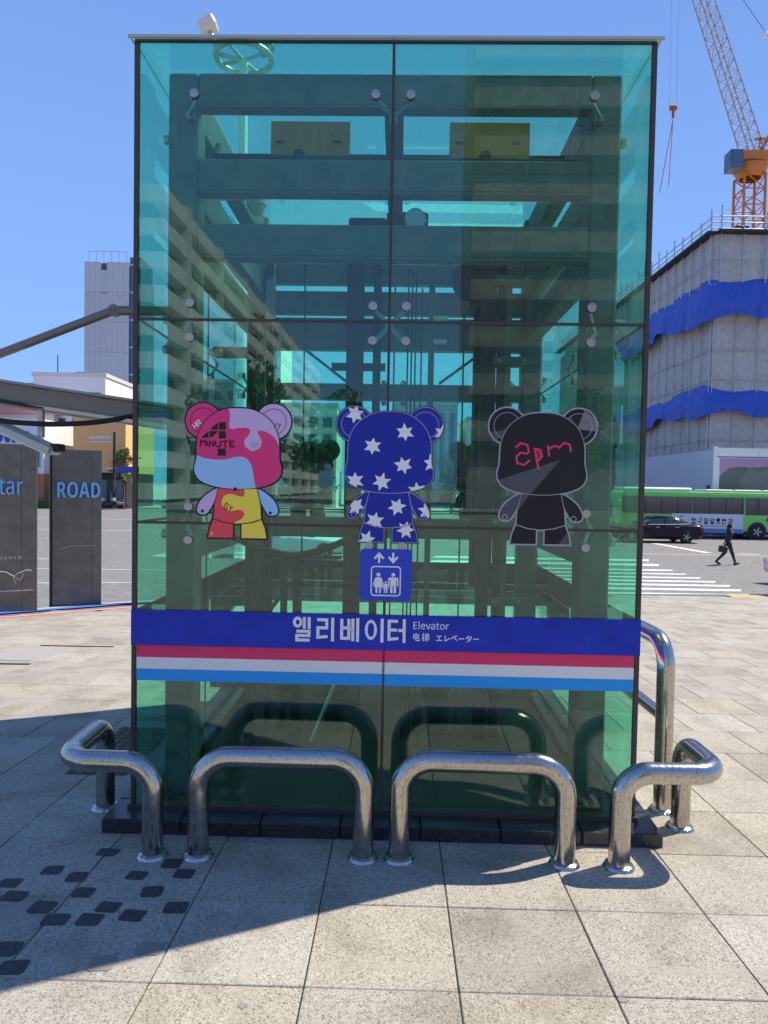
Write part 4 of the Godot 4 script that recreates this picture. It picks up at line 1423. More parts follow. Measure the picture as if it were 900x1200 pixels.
func pylons() -> void:
	var body := mat(Color.WHITE, 0.42, 0.5)
	tri_tex(body, noise_tex(FastNoiseLite.TYPE_SIMPLEX, 0.01, 512, [[0.0, rgb(0.125, 0.115, 0.105)], [0.5, rgb(0.165, 0.152, 0.14)], [1.0, rgb(0.205, 0.19, 0.175)]], 61, 5), 1.5)
	var edge_m := mat(rgb(0.02, 0.02, 0.02), 0.5)
	var lit := mat(rgb(0.16, 0.46, 0.85), 0.4)
	var pale := mat(rgb(0.55, 0.55, 0.54), 0.5)
	var turn := deg_to_rad(28.0)
	var defs := [["tall dark grey sign pylon with blue raised letters reading ROAD", Vector3(-5.26, 0, -12.05), 0.77], ["tall dark grey sign pylon with blue letters ending in star", Vector3(-5.98, 0, -11.0), 1.0]]
	for k in 2:
		var d = defs[k]
		var at: Vector3 = d[1]
		at.y = ground_y(at.z)
		var t := thing("sign_pylon", d[0], "sign", at, "dark sign pylons by the kerb", turn)
		var w: float = d[2]
		var h := 2.66 if k == 0 else 2.64
		var s := begin()
		bevel_box(s, Vector3(0, h / 2 - 0.05, 0), Vector3(w, h + 0.1, 0.20), 0.008)
		obj("body", s, body, t)
		block("side_fin", Vector3(-w / 2 - 0.02, h / 2 - 0.05, -0.02), Vector3(0.036, h + 0.08, 0.17), edge_m, t)
		if k == 0:
			block("crease", Vector3(w * 0.30, h / 2 - 0.05, 0.1005), Vector3(0.006, h - 0.1, 0.004), edge_m, t)
			inst("letters", text_mesh("ROAD", 0.27, 0.05), lit, t, Transform3D(Basis().scaled(Vector3(0.70, 1, 1)), Vector3(0.015, 1.98, 0.14)))
			s = begin()
			tube(s, [Vector3(-0.28, 0.98, 0.103), Vector3(-0.1, 1.03, 0.103), Vector3(0.30, 1.03, 0.103)], 0.004, 5)
			obj("scratch", s, pale, t)
		else:
			block("crease", Vector3(w * 0.28, h / 2 - 0.05, 0.1005), Vector3(0.006, h - 0.1, 0.004), edge_m, t)
			var tm := text_mesh("K-Star", 0.27, 0.05, false, false)
			tm.horizontal_alignment = HORIZONTAL_ALIGNMENT_RIGHT
			inst("letters", tm, lit, t, Transform3D(Basis().scaled(Vector3(0.72, 1, 1)), Vector3(0.30, 1.98, 0.14)))
			var sp := text_mesh("G A N G N A M", 0.05, 0.006, false, false)
			inst("small_letters", sp, pale, t, Transform3D(Basis(), Vector3(0.06, 0.86, 0.106)))
			s = begin()                         # bird-like line emblem
			tube(s, smooth3([Vector3(-0.10, 0.66, 0.105), Vector3(0.06, 0.64, 0.105), Vector3(0.18, 0.56, 0.105), Vector3(0.26, 0.50, 0.105), Vector3(0.30, 0.60, 0.105), Vector3(0.24, 0.63, 0.105), Vector3(0.16, 0.55, 0.105), Vector3(0.20, 0.44, 0.105)]), 0.006, 5)
			obj("emblem", s, pale, t)
			s = begin()
			tube(s, smooth3([Vector3(0.24, 0.62, 0.105), Vector3(0.34, 0.66, 0.105), Vector3(0.42, 0.65, 0.105)]), 0.006, 5)
			obj("emblem", s, pale, t)
			block("underline", Vector3(0.12, 0.34, 0.104), Vector3(0.64, 0.014, 0.006), pale, t)

# ------------------------------------------------------------------ buildings
# a block with windows cut as recessed boxes on the front (+z) face; origin at its front bottom left
func windows(t: Node3D, x0: float, y0: float, z: float, w: float, h: float, cols: int, rows: int, fx: float, fy: float, glass: Material, frame: Material, turn := 0.0) -> void:
	var cw := w / cols
	var rh := h / rows
	var bm := BoxMesh.new()
	bm.size = Vector3(cw * fx, rh * fy, 0.12)
	var fm: Mesh
	var s := begin()
	var ww := cw * fx + 0.16
	var hh := rh * fy + 0.16
	box(s, Vector3(0, hh / 2 - 0.04, 0), Vector3(ww, 0.08, 0.22))
	box(s, Vector3(0, -hh / 2 + 0.04, 0), Vector3(ww, 0.08, 0.28))
	box(s, Vector3(ww / 2 - 0.04, 0, 0), Vector3(0.08, hh - 0.16, 0.22))
	box(s, Vector3(-ww / 2 + 0.04, 0, 0), Vector3(0.08, hh - 0.16, 0.22))
	fm = s.commit()
	var b := Basis(Vector3.UP, turn)
	for r in rows:
		for c in cols:
			var p := Vector3(x0 + cw * (c + 0.5), y0 + rh * (r + 0.5), z)
			if turn != 0.0:
				p = Vector3(z, y0 + rh * (r + 0.5), x0 - cw * (c + 0.5))
			var o := inst("window", bm, glass, t, Transform3D(b, p))
			inst("frame", fm, frame, o, Transform3D())

func left_background() -> void:
	var gy := -ROAD_DROP
	# far pavement across the road
	var s := begin()
	box(s, Vector3(0, gy - 0.02, -190), Vector3(600, 0.3, 212))
	structure(obj("far_pavement", s, M.concrete))
	# tall panelled building
	var panel_m := []
	for k in 3:
		panel_m.append(mat(rgb(0.50 + 0.015 * k, 0.495 + 0.015 * k, 0.50 + 0.015 * k), 0.6))
	var t := thing("panelled_tower", "tall windowless grey panelled tower left of the elevator", "building", Vector3(-44.25, gy, -112))
	block("core", Vector3(0, 18.6, -6), Vector3(7.0, 37.2, 11.8), mat(rgb(0.10, 0.10, 0.11), 0.8), t)
	var pm := BoxMesh.new()
	pm.size = Vector3(0.86, 4.98, 0.2)
	for r in 8:
		for c in 8:
			if r == 7 and c == 3:
				var half := BoxMesh.new()
				half.size = Vector3(0.86, 3.6, 0.2)
				inst("facade_panel", half, panel_m[1], t, Transform3D(Basis(), Vector3(-3.08 + 0.88 * c, 2.5 + 4.7 * r - 0.7, 0)))
				block("vent", Vector3(-3.08 + 0.88 * c, 2.5 + 4.7 * r + 1.7, 0.02), Vector3(0.8, 0.9, 0.12), M.window, t)
				continue
			inst("facade_panel", pm, panel_m[(r * 5 + c * 3) % 3], t, Transform3D(Basis().scaled(Vector3(1, 0.938, 1)), Vector3(-3.08 + 0.88 * c, 2.5 + 4.7 * r, 0)))
	for k in 6:
		block("roof_rail", Vector3(-3.0 + 1.2 * k, 38.6, -0.3), Vector3(0.07, 1.8, 0.07), M.alu, t)
	block("roof_rail", Vector3(0, 39.5, -0.3), Vector3(6.2, 0.06, 0.06), M.alu, t)
	block("glass_strip", Vector3(4.4, 19.3, -3.0), Vector3(1.7, 38.6, 5.6), M.window_blue, t)
	for k in 9:
		block("floor_band", Vector3(4.4, 3.0 + 4.3 * k, -0.15), Vector3(1.74, 0.25, 0.1), M.alu, t)
	# ochre shop building
	t = thing("shop_building", "ochre rendered shop building with round dark openings across road", "building", Vector3(-33.2, gy, -82))
	var ochre := mat(rgb(0.86, 0.46, 0.18), 0.8)
	block("wall", Vector3(0, 7.4, -5), Vector3(6.1, 6.4, 10), ochre, t)
	block("shop_front", Vector3(0, 2.1, -5.2), Vector3(6.0, 4.2, 9.6), M.dark_steel, t)
	for k in 3:
		block("shop_window", Vector3(-1.9 + 1.9 * k, 1.9, -0.36), Vector3(1.6, 2.9, 0.1), M.window_blue, t)
	block("cornice", Vector3(0, 10.7, -5), Vector3(6.3, 0.3, 10.2), mat(rgb(0.42, 0.2, 0.07), 0.8), t)
	for q in [[-2.2, 5.6, 0.75], [-0.1, 6.0, 0.35], [2.2, 5.9, 0.6], [1.3, 4.6, 0.3]]:
		s = begin()
		lathe(s, [Vector2(0, 0.06), Vector2(q[2], 0.06), Vector2(q[2], -0.1)], Vector3(q[0], q[1], 0), Basis(Vector3.RIGHT, PI / 2), 18)
		obj("round_window", s, M.window, t)
	for k in 7:
		block("sign_letter", Vector3(-0.9 + 0.36 * k, 8.25, 0.08), Vector3(0.26, 0.44 if k % 2 else 0.36, 0.1), M.white, t)
	block("sign_line", Vector3(0.2, 7.75, 0.06), Vector3(2.6, 0.14, 0.08), M.white, t)
	block("sign_line", Vector3(1.6, 4.7, 0.06), Vector3(1.4, 0.25, 0.08), M.white, t)
	# white building behind
	t = thing("white_building", "white flat-roofed building behind the canopy, beside ochre shop", "building", Vector3(-41.2, gy, -92))
	block("wall", Vector3(0, 8.4, -6), Vector3(9.4, 16.8, 12), M.white, t)
	block("parapet", Vector3(0, 17.0, -6), Vector3(9.7, 0.5, 12.2), M.cream, t)
	windows(t, -4.5, 2.0, 0.0, 9.0, 13.5, 4, 4, 0.6, 0.5, M.window, M.alu)
	# white shop with blue lettering
	t = thing("white_shop", "white shop building with blue lettering OWN at the left edge", "building", Vector3(-42.2, gy, -80))
	block("wall", Vector3(0, 7.0, -5), Vector3(7.0, 6.2, 10), M.white, t)
	block("lower_wall", Vector3(0, 2.0, -5), Vector3(6.9, 4.0, 9.8), mat(rgb(0.45, 0.20, 0.12), 0.85), t)
	inst("letters", text_mesh("OWN", 1.3, 0.15), mat(rgb(0.02, 0.07, 0.45), 0.5), t, Transform3D(Basis(), Vector3(-0.2, 8.0, 0.1)))
	windows(t, -3.4, 4.4, 0.0, 6.8, 2.6, 4, 1, 0.62, 0.8, M.window_blue, M.alu)
	block("awning", Vector3(1.8, 3.1, 0.7), Vector3(2.0, 0.2, 1.4), mat(rgb(0.03, 0.12, 0.45), 0.7), t, Basis(Vector3.RIGHT, 0.35))
	block("sign_board", Vector3(1.8, 4.05, 0.12), Vector3(2.0, 0.8, 0.2), mat(rgb(0.60, 0.03, 0.03), 0.5), t)
	block("shop_door", Vector3(1.8, 1.3, 0.0), Vector3(1.6, 2.6, 0.1), M.window, t)
	# red roofed house
	t = thing("red_roof_house", "low house with pale red hipped roof at left edge", "building", Vector3(-47.5, gy, -90))
	block("wall", Vector3(0, 5.8, -5), Vector3(10, 11.6, 9), M.cream, t)
	s = begin()
	prism(s, PackedVector2Array([Vector2(-5.6, 11.6), Vector2(5.6, 11.6), Vector2(2.4, 15.0), Vector2(-2.4, 15.0)]), -10, 0.4)
	obj("roof", s, mat(rgb(0.58, 0.24, 0.24), 0.8), t)
	# far dark blocks on the skyline
	for q in [[-81.0, 13.0, 5.0, "dark blue office block on the far skyline, lower one at left", -165.0], [-73.5, 14.0, 4.5, "dark blue office block on the far skyline, taller one at right", -169.0]]:
		t = thing("far_office", q[3], "building", Vector3(q[0], gy, q[4]))
		block("wall", Vector3(0, q[1], -6), Vector3(q[2] + 4, q[1] * 2, 12), mat(rgb(0.05, 0.065, 0.10), 0.5), t)
		for k in 5:
			block("floor_band", Vector3(0, q[1] * 2 - 1.5 - 3.0 * k, 0.05), Vector3(q[2] + 4.1, 0.7, 0.2), mat(rgb(0.20, 0.22, 0.26), 0.6), t)
		block("rooftop_box", Vector3(1.0, q[1] * 2 + 0.9, -5), Vector3(5.0, 1.8, 5), mat(rgb(0.13, 0.15, 0.2), 0.6), t)
		s = begin()
		tube(s, [Vector3(3.5, q[1] * 2, -2), Vector3(3.5, q[1] * 2 + 7, -2)], 0.12, 6)
		obj("antenna", s, M.dark_steel, t)
	# signal pole, hedge, motorcycles, tree
	t = thing("signal_pole", "dark signal pole with boxes and blue plate across the road", "pole", Vector3(-30.5, gy + 0.13, -79.5))
	s = begin()
	tube(s, [Vector3.ZERO, Vector3(0, 8.6, 0)], 0.20, 8, 0.14)
	obj("post", s, M.dark_steel, t)
	block("control_box", Vector3(-0.3, 2.6, 0.2), Vector3(0.8, 1.5, 0.5), M.dark_steel, t)
	block("name_plate", Vector3(1.6, 4.4, 0.1), Vector3(2.4, 0.7, 0.1), mat(rgb(0.02, 0.05, 0.4), 0.4), t)
	s = begin()
	tube(s, [Vector3(0, 5.6, 0), Vector3(3.0, 5.75, 0)], 0.09, 6)
	obj("arm", s, M.dark_steel, t)
	tree("young_tree", "young yellow green tree beside the signal pole", Vector3(-30.0, gy + 0.13, -81.0), 7.4, 1.5, M.leaf_bright, 900, "street trees")
	t = thing("hedge", "low clipped green hedge behind the sign pylons", "hedge", Vector3(-39.3, gy + 0.13, -79.0))
	leaf_box(t, Vector3(0, 0.4, 0), Vector3(6, 0.8, 0.8), M.leaf[1], 500)
	for k in 5:
		motorcycle(Vector3(-34.4 + 1.15 * k, gy + 0.13, -79.3), 0.5 + 0.1 * k, ["motorcycle parked left of the signal pole, leftmost of five", "motorcycle parked left of the signal pole, second of five", "motorcycle parked left of the signal pole, third of five", "motorcycle parked left of the signal pole, fourth of five", "motorcycle parked close beside the signal pole"][k])

var moto: Node3D
func motorcycle(at: Vector3, turn: float, label: String) -> void:
	if moto:
		copy(moto, "motorcycle", label, at, turn)
		return
	moto = thing("motorcycle", label, "motorcycle", at, "motorcycles parked across the road", turn)
	for x in [-0.65, 0.65]:
		var s := begin()
		var ring := []
		for k in 17:
			ring.append(Vector3(x + 0.27 * cos(TAU * k / 16), 0.32 + 0.27 * sin(TAU * k / 16), 0))
		tube(s, ring, 0.06, 6)
		obj("wheel", s, M.rubber, moto)
	var s := begin()
	bevel_box(s, Vector3(0.0, 0.55, 0), Vector3(0.9, 0.3, 0.26), 0.06)
	obj("body", s, mat(rgb(0.10, 0.10, 0.11), 0.4), moto)
	s = begin()
	bevel_box(s, Vector3(-0.3, 0.78, 0), Vector3(0.7, 0.12, 0.26), 0.04)
	obj("seat", s, M.black, moto)
	s = begin()
	tube(s, [Vector3(0.65, 0.32, 0), Vector3(0.45, 1.0, 0)], 0.045, 6)
	tube(s, [Vector3(0.45, 1.0, -0.32), Vector3(0.45, 1.0, 0.32)], 0.03, 6)
	obj("handlebar", s, M.alu, moto)
	s = begin()
	bevel_box(s, Vector3(-0.75, 1.02, 0), Vector3(0.4, 0.36, 0.4), 0.03)
	obj("top_box", s, mat(rgb(0.35, 0.35, 0.36), 0.5), moto)

func leaf_at(s: SurfaceTool, p: Vector3, size: float) -> void:
	var a := Vector3(rng.randfn(), rng.randfn(), rng.randfn()).normalized()
	var b := a.cross(Vector3(rng.randfn(), rng.randfn(), rng.randfn())).normalized() * size
	a *= size * rng.randf_range(0.8, 1.5)
	quad(s, p - a, p + b * 0.6, p + a, p - b * 0.6)

func leaf_box(t: Node3D, c: Vector3, size: Vector3, m: Material, n: int) -> void:
	var s := begin()
	for k in n:
		leaf_at(s, c + Vector3(rng.randf_range(-0.5, 0.5), rng.randf_range(-0.5, 0.5), rng.randf_range(-0.5, 0.5)) * size, 0.13)
	obj("foliage", s, m, t)
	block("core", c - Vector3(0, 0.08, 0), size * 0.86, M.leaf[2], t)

func tree(called: String, label: String, at: Vector3, h: float, r: float, m: Material, n: int, group: String) -> Node3D:
	var t := thing(called, label, "tree", at, group)
	var s := begin()
	var top := Vector3(rng.randf_range(-0.2, 0.2), h * 0.62, rng.randf_range(-0.2, 0.2))
	tube(s, [Vector3(0, -0.1, 0), Vector3(0.05, h * 0.3, 0), top], h * 0.022 + 0.03, 8, 0.05)
	var clumps := []
	for k in 9:
		var a := rng.randf() * TAU
		var d := r * rng.randf_range(0.25, 0.75)
		var c := Vector3(cos(a) * d, h * rng.randf_range(0.45, 0.88), sin(a) * d)
		clumps.append([c, r * rng.randf_range(0.35, 0.55)])
		tube(s, [Vector3(0.05, h * rng.randf_range(0.28, 0.5), 0), c], h * 0.010 + 0.01, 5, 0.02)
	clumps.append([Vector3(0, h * 0.88, 0), r * 0.45])
	obj("trunk", s, M.bark, t)
	s = begin()
	for k in n:
		var c = clumps[k % clumps.size()]
		var v: Vector3 = Vector3(rng.randfn(), rng.randfn() * 0.85, rng.randfn()).normalized() * pow(rng.randf(), 0.45) * c[1]
		leaf_at(s, c[0] + v, 0.10 + 0.012 * h)
	obj("crown", s, m, t)
	return t

# ------------------------------------------------------------------ construction site on the right
func right_background() -> void:
	var gy := -ROAD_DROP
	var t := thing("construction_building", "building under construction wrapped in grey netting with blue tarps", "building", Vector3(26.7, gy, -58))
	var H := 24.2
	block("core", Vector3(15.1, H / 2 - 0.3, -26.1), Vector3(29.6, H - 0.6, 51.6), mat(rgb(0.33, 0.315, 0.295), 0.9), t)
	var nets := []
	for k in 4:
		var m := mat(Color.WHITE, 0.9)
		var v := 0.012 * k
		tri_tex(m, noise_tex(FastNoiseLite.TYPE_SIMPLEX, 0.03, 256, [[0.0, rgb(0.38 + v, 0.36 + v, 0.335 + v)], [0.5, rgb(0.46 + v, 0.44 + v, 0.41 + v)], [1.0, rgb(0.52 + v, 0.50 + v, 0.47 + v)]], 70 + k, 5), 5.0)
		nets.append(m)
	var meshes := []
	for k in 4:                  # slack net sheets, each bulging its own way
		var s := begin()
		for face in [0, 1]:
			for i in 6:
				for j in 6:
					var q := []
					for d in [[0, 1], [1, 1], [1, 0], [0, 0]]:
						var u: float = (i + d[0]) / 6.0
						var v: float = (j + d[1]) / 6.0
						var z: float = 0.10 * sin(PI * u) * sin(PI * v) * (1.0 + 0.6 * sin(k * 2.1 + u * 5 + v * 3)) + 0.03 * sin(9.0 * u + k) * sin(7.0 * v + 2 * k) - 0.03 * face
						q.append(Vector3((u - 0.5) * 1.825, (v - 0.5) * 2.425, z))
					if face == 0:
						quad(s, q[0], q[1], q[2], q[3])
					else:
						quad(s, q[3], q[2], q[1], q[0])
		meshes.append(s.commit())
	for r in 10:
		var y := 1.2 + 2.42 * r
		for c in 9:
			inst("net_sheet", meshes[(r * 3 + c) % 4], nets[(r + c * 2) % 4], t, Transform3D(Basis(), Vector3(0.68 + 1.82 * c, y, 0.25)))
		for c in 26:
			inst("net_sheet", meshes[(r + c * 3) % 4], nets[(r * 2 + c) % 4], t, Transform3D(Basis(Vector3.UP, -PI / 2), Vector3(-0.25, y, -0.68 - 1.82 * c)))
	# blue tarp hoods: bowed sheets that hang out from the wall
	var tarp := mat(rgb(0.035, 0.095, 0.47), 0.55)
	for q in [[17.2, 3.4, 1.15], [9.4, 2.3, 0.85]]:
		for k in range(-10, 5):
			var s := begin()
			var w := 3.6
			var n := 12
			for i in n:
				for j in 6:
					var p := []
					for d in [[0, 1], [1, 1], [1, 0], [0, 0]]:
						var u: float = (i + d[0]) / float(n)
						var v: float = (j + d[1]) / 6.0
						var run := (k + u) * w
						var gather := absf(sin(PI * u))
						var wrinkle := 0.10 * absf(sin(run * 2.3 + v * 2.0)) * v + 0.06 * sin(run * 6.1 - v * 5.0) * v + 0.03 * sin(run * 11.7 + v * 9.0)
						var outw: float = q[2] * (0.70 + 0.30 * gather) * pow(v, 0.8) * (1.0 if v < 0.8 else 0.86) + wrinkle
						var y: float = q[0] + q[1] * (0.98 - v) + 0.75 * gather * (v - 0.35) * sin(k * 1.9 + 1.0) + 0.22 * sin(run * 0.31 + q[0])
						p.append(tarp_point(run, 0.35 + outw, y))
					quad(s, p[0], p[1], p[2], p[3])
			obj("tarp", s, tarp, t)
	# scaffold pipes
	var pipe: Material = M.alu
	for k in 27:
		var s := begin()
		var z := -1.82 * k
		tube(s, [Vector3(-0.5, 20, z), Vector3(-0.5, H + 1.3 + 1.0 * rng.randf(), z)], 0.06, 5)
		obj("scaffold_pole", s, pipe, t)
	for k in 9:
		var s := begin()
		tube(s, [Vector3(0.1 + 1.82 * k, 20, 0.55), Vector3(0.1 + 1.82 * k, H + 0.9 + 1.2 * rng.randf(), 0.55)], 0.06, 5)
		obj("scaffold_pole", s, pipe, t)
	for y in [H + 0.1, H + 0.6, H + 1.1]:
		var s := begin()
		tube(s, [Vector3(-0.55, y, 0.4), Vector3(-0.55, y, -50)], 0.05, 5)
		obj("scaffold_rail", s, pipe, t)
		s = begin()
		tube(s, [Vector3(-0.6, y, 0.6), Vector3(16, y, 0.6)], 0.05, 5)
		obj("scaffold_rail", s, pipe, t)
	for k in 9:
		var s := begin()
		tube(s, [Vector3(-0.23 + 1.82 * k, 0, 0.42), Vector3(-0.23 + 1.82 * k, 20, 0.42)], 0.035, 5)
		obj("scaffold_pole", s, pipe, t)
	for k in 14:
		var s := begin()
		tube(s, [Vector3(-0.42, 0, 0.23 - 1.82 * k), Vector3(-0.42, 20, 0.23 - 1.82 * k)], 0.035, 5)
		obj("scaffold_pole", s, pipe, t)
	for k in 10:
		var y := 2.42 * k + 0.1
		if (y > 16.8 and y < 20.8) or (y > 9.0 and y < 12.0):
			continue
		var s := begin()
		tube(s, [Vector3(-0.48, y, 0.46), Vector3(16, y + rng.randf_range(-0.1, 0.1), 0.46)], 0.03, 5)
		obj("scaffold_ledger", s, pipe, t)
		s = begin()
		tube(s, [Vector3(-0.47, y, 0.4), Vector3(-0.47, y + rng.randf_range(-0.1, 0.1), -50)], 0.03, 5)
		obj("scaffold_ledger", s, pipe, t)
	block("parapet_deck", Vector3(-0.55, H - 0.15, -25), Vector3(0.9, 0.18, 51), M.dark_steel, t)
	block("parapet_deck", Vector3(8, H - 0.15, 0.55), Vector3(16.5, 0.18, 0.9), M.dark_steel, t)
	for k in 5:
		var s := begin()
		var x := 2.2 + 2.6 * k
		bevel_box(s, Vector3(x, H + 0.4, -0.6), Vector3(1.1, 0.7, 0.8), 0.1)
		obj("stored_material", s, M.dark_steel, t)
	# hoarding
	t = thing("site_hoarding", "white site hoarding with painted hills and pink blossom, behind bus", "hoarding", Vector3(23.4, gy, -50))
	for k in 6:
		block("front_panel", Vector3(1.6 + 3.0 * k, 3.05, 0), Vector3(2.98, 6.1, 0.1), M.white, t)
	for k in 10:
		block("side_panel", Vector3(0, 3.05, -1.6 - 3.0 * k), Vector3(0.1, 6.1, 2.98), mat(rgb(0.50, 0.52, 0.56), 0.6), t)  # white panels too; blue-grey base paints in the shade of this side
	var s3 := begin()
	tube(s3, [Vector3(0, 0, 0.02), Vector3(0, 6.3, 0.02)], 0.14, 10)
	obj("corner_post", s3, M.white, t)
	block("top_rail", Vector3(9, 6.16, 0), Vector3(18, 0.12, 0.2), M.white, t)
	# printed mural: flat colour shapes on the panels
	var hill := mat(rgb(0.13, 0.155, 0.135), 0.7)
	var hill2 := mat(rgb(0.18, 0.20, 0.175), 0.7)
	var mauve := mat(rgb(0.44, 0.27, 0.40), 0.7)
	s3 = begin()
	prism(s3, PackedVector2Array([Vector2(0.3, 0.4), Vector2(17.8, 0.4), Vector2(17.8, 5.5), Vector2(0.3, 5.5)]), 0.052, 0.056)
	obj("mural_sky", s3, mauve, t)
	for q in [[0.3, 4.85, 5.2, hill, 0.060], [4.6, 4.45, 3.4, hill, 0.064], [1.8, 4.62, 2.6, hill2, 0.068], [6.6, 5.05, 11.0, hill2, 0.072]]:
		var top := PackedVector2Array([Vector2(q[0], 0.4)])
		var n := int(q[2] * 4)
		for k in n + 1:
			var u := float(k) / n
			top.append(Vector2(q[0] + q[2] * u, q[1] * (0.86 + 0.14 * minf(1.0, minf(u, 1.0 - u) * 6.0)) + rng.randf_range(-0.10, 0.10)))
		top.append(Vector2(q[0] + q[2], 0.4))
		s3 = begin()
		prism(s3, top, 0.056, q[4])
		obj("mural_trees", s3, q[3], t)
	s3 = begin()
	prism(s3, PackedVector2Array([Vector2(5.0, 5.0), Vector2(5.3, 5.05), Vector2(5.4, 5.25), Vector2(5.5, 5.02), Vector2(5.4, 4.9), Vector2(5.2, 4.95)]), 0.057, 0.064)
	obj("mural_bird", s3, M.black, t)
	block("mural_line", Vector3(9.0, 5.58, 0.058), Vector3(17.8, 0.07, 0.02), mat(rgb(0.10, 0.11, 0.16), 0.7), t)
	for k in 4:
		block("poster_letter", Vector3(-0.07, 3.4 - 0.55 * k, -0.8), Vector3(0.03, 0.36, 0.5), M.black, t)
	# tower crane behind
	var orange := mat(rgb(0.60, 0.20, 0.03), 0.55)
	var c := thing("tower_crane", "orange tower crane with grey lattice jib above the construction building", "crane", Vector3(38.0, gy, -75.5))
	var s := begin()
	lattice(s, Vector3(0, 0, 0), Vector3(0, 36.5, 0), 2.2, 2.2, 22, 0.12)
	obj("mast", s, orange, c)
	s = begin()
	lathe(s, [Vector2(1.1, 36.2), Vector2(1.6, 36.9), Vector2(1.6, 37.5), Vector2(0, 37.5)], Vector3.ZERO, Basis(), 12)
	obj("slewing_ring", s, orange, c)
	s = begin()
	box(s, Vector3(3.6, 38.4, 0), Vector3(9.5, 0.9, 1.8))
	box(s, Vector3(4.2, 40.2, 0.8), Vector3(8.5, 0.25, 0.12), Basis(Vector3.BACK, 0.05))
	for k in 6:
		box(s, Vector3(0.5 + 1.5 * k, 39.4, 0.8), Vector3(0.12, 1.6, 0.12))
	obj("counter_jib", s, orange, c)
	s = begin()
	bevel_box(s, Vector3(5.4, 40.4, 0), Vector3(2.4, 2.4, 1.6), 0.1)
	obj("winch_house", s, mat(rgb(0.03, 0.05, 0.12), 0.5), c)
	s = begin()
	bevel_box(s, Vector3(-2.2, 37.6, 0.9), Vector3(1.3, 2.0, 1.6), 0.08)
	var cab := obj("cab", s, mat(rgb(0.08, 0.12, 0.2), 0.3), c)
	block("cab_window", Vector3(-2.2, 37.8, 1.72), Vector3(1.0, 1.3, 0.06), M.window_blue, cab)
	s = begin()
	var foot := Vector3(0.4, 38.4, 0)
	var tip := Vector3(-9.6, 66.0, 0)
	lattice(s, foot, tip, 1.6, 1.2, 26, 0.06)
	obj("jib", s, mat(rgb(0.42, 0.33, 0.29), 0.6), c)
	s = begin()
	lattice(s, Vector3(1.2, 38.6, 0), Vector3(5.2, 46.0, 0), 0.9, 0.7, 8, 0.07)
	obj("a_frame", s, mat(rgb(0.45, 0.14, 0.06), 0.6), c)
	s = begin()
	tube(s, [Vector3(5.2, 46.0, 0), tip + Vector3(0.5, -1, 0)], 0.03, 5)
	obj("pendant_rope", s, M.dark_steel, c)
	s = begin()
	lathe(s, [Vector2(0, 0.3), Vector2(0.22, 0.3), Vector2(0.26, 0), Vector2(0.2, -0.3), Vector2(0, -0.3)], Vector3(0.9, 51.0, 0.9) - Vector3(0.3, 0.4, 0), Basis(), 10)
	obj("beacon", s, M.white, c)
	# hook and slings
	for dx in [-0.3, 0.45]:
		s = begin()
		tube(s, [Vector3(-8.6 + dx, 43.4, 0.5), tip + Vector3(0.8 + dx, -0.4, 0.2)], 0.022, 5)
		obj("hoist_rope", s, M.alu, c)
	s = begin()
	bevel_box(s, Vector3(-8.5, 43.2, 0.5), Vector3(0.8, 0.5, 0.4), 0.1)
	bevel_box(s, Vector3(-8.5, 42.6, 0.5), Vector3(0.26, 0.9, 0.22), 0.06)
	obj("hook_block", s, mat(rgb(0.40, 0.10, 0.03), 0.6), c)
	for dx in [-0.55, 0.35]:
		s = begin()
		tube(s, [Vector3(-8.5, 42.0, 0.5), Vector3(-9.1 + dx, 34.5 if dx < 0 else 35.1, 0.5)], 0.05, 5)
		obj("sling", s, mat(rgb(0.50, 0.20, 0.22), 0.7), c)

# along the left wall (run < 0), round the corner, along the front wall
func tarp_point(run: float, out: float, y: float) -> Vector3:
	if run < -0.5:
		return Vector3(-out, y, run + 0.5)
	if run > 0.5:
		return Vector3(run - 0.5, y, out)
	var a := (run + 0.5) * PI / 2
	return Vector3(-cos(a) * out, y, sin(a) * out)

func lattice(s: SurfaceTool, a: Vector3, b: Vector3, w0: float, w1: float, n: int, r: float) -> void:
	var t := (b - a).normalized()
	var side := Vector3.BACK
	var up := t.cross(side).normalized()
	var corner := func(f: float, k: int) -> Vector3:
		var w := lerpf(w0, w1, f) / 2
		return a.lerp(b, f) + side * (w if k == 0 or k == 1 else -w) + up * (w if k == 0 or k == 3 else -w)
	for k in 4:
		tube(s, [corner.call(0.0, k), corner.call(1.0, k)], r * 1.2, 5)
	for j in n:
		var f0 := float(j) / n
		var f1 := float(j + 1) / n
		for k in 4:
			var k2 := (k + 1) % 4
			tube(s, [corner.call(f1, k), corner.call(f1, k2)], r * 0.6, 4)
			if j % 2:
				tube(s, [corner.call(f0, k), corner.call(f1, k2)], r * 0.6, 4)
			else:
				tube(s, [corner.call(f0, k2), corner.call(f1, k)], r * 0.6, 4)

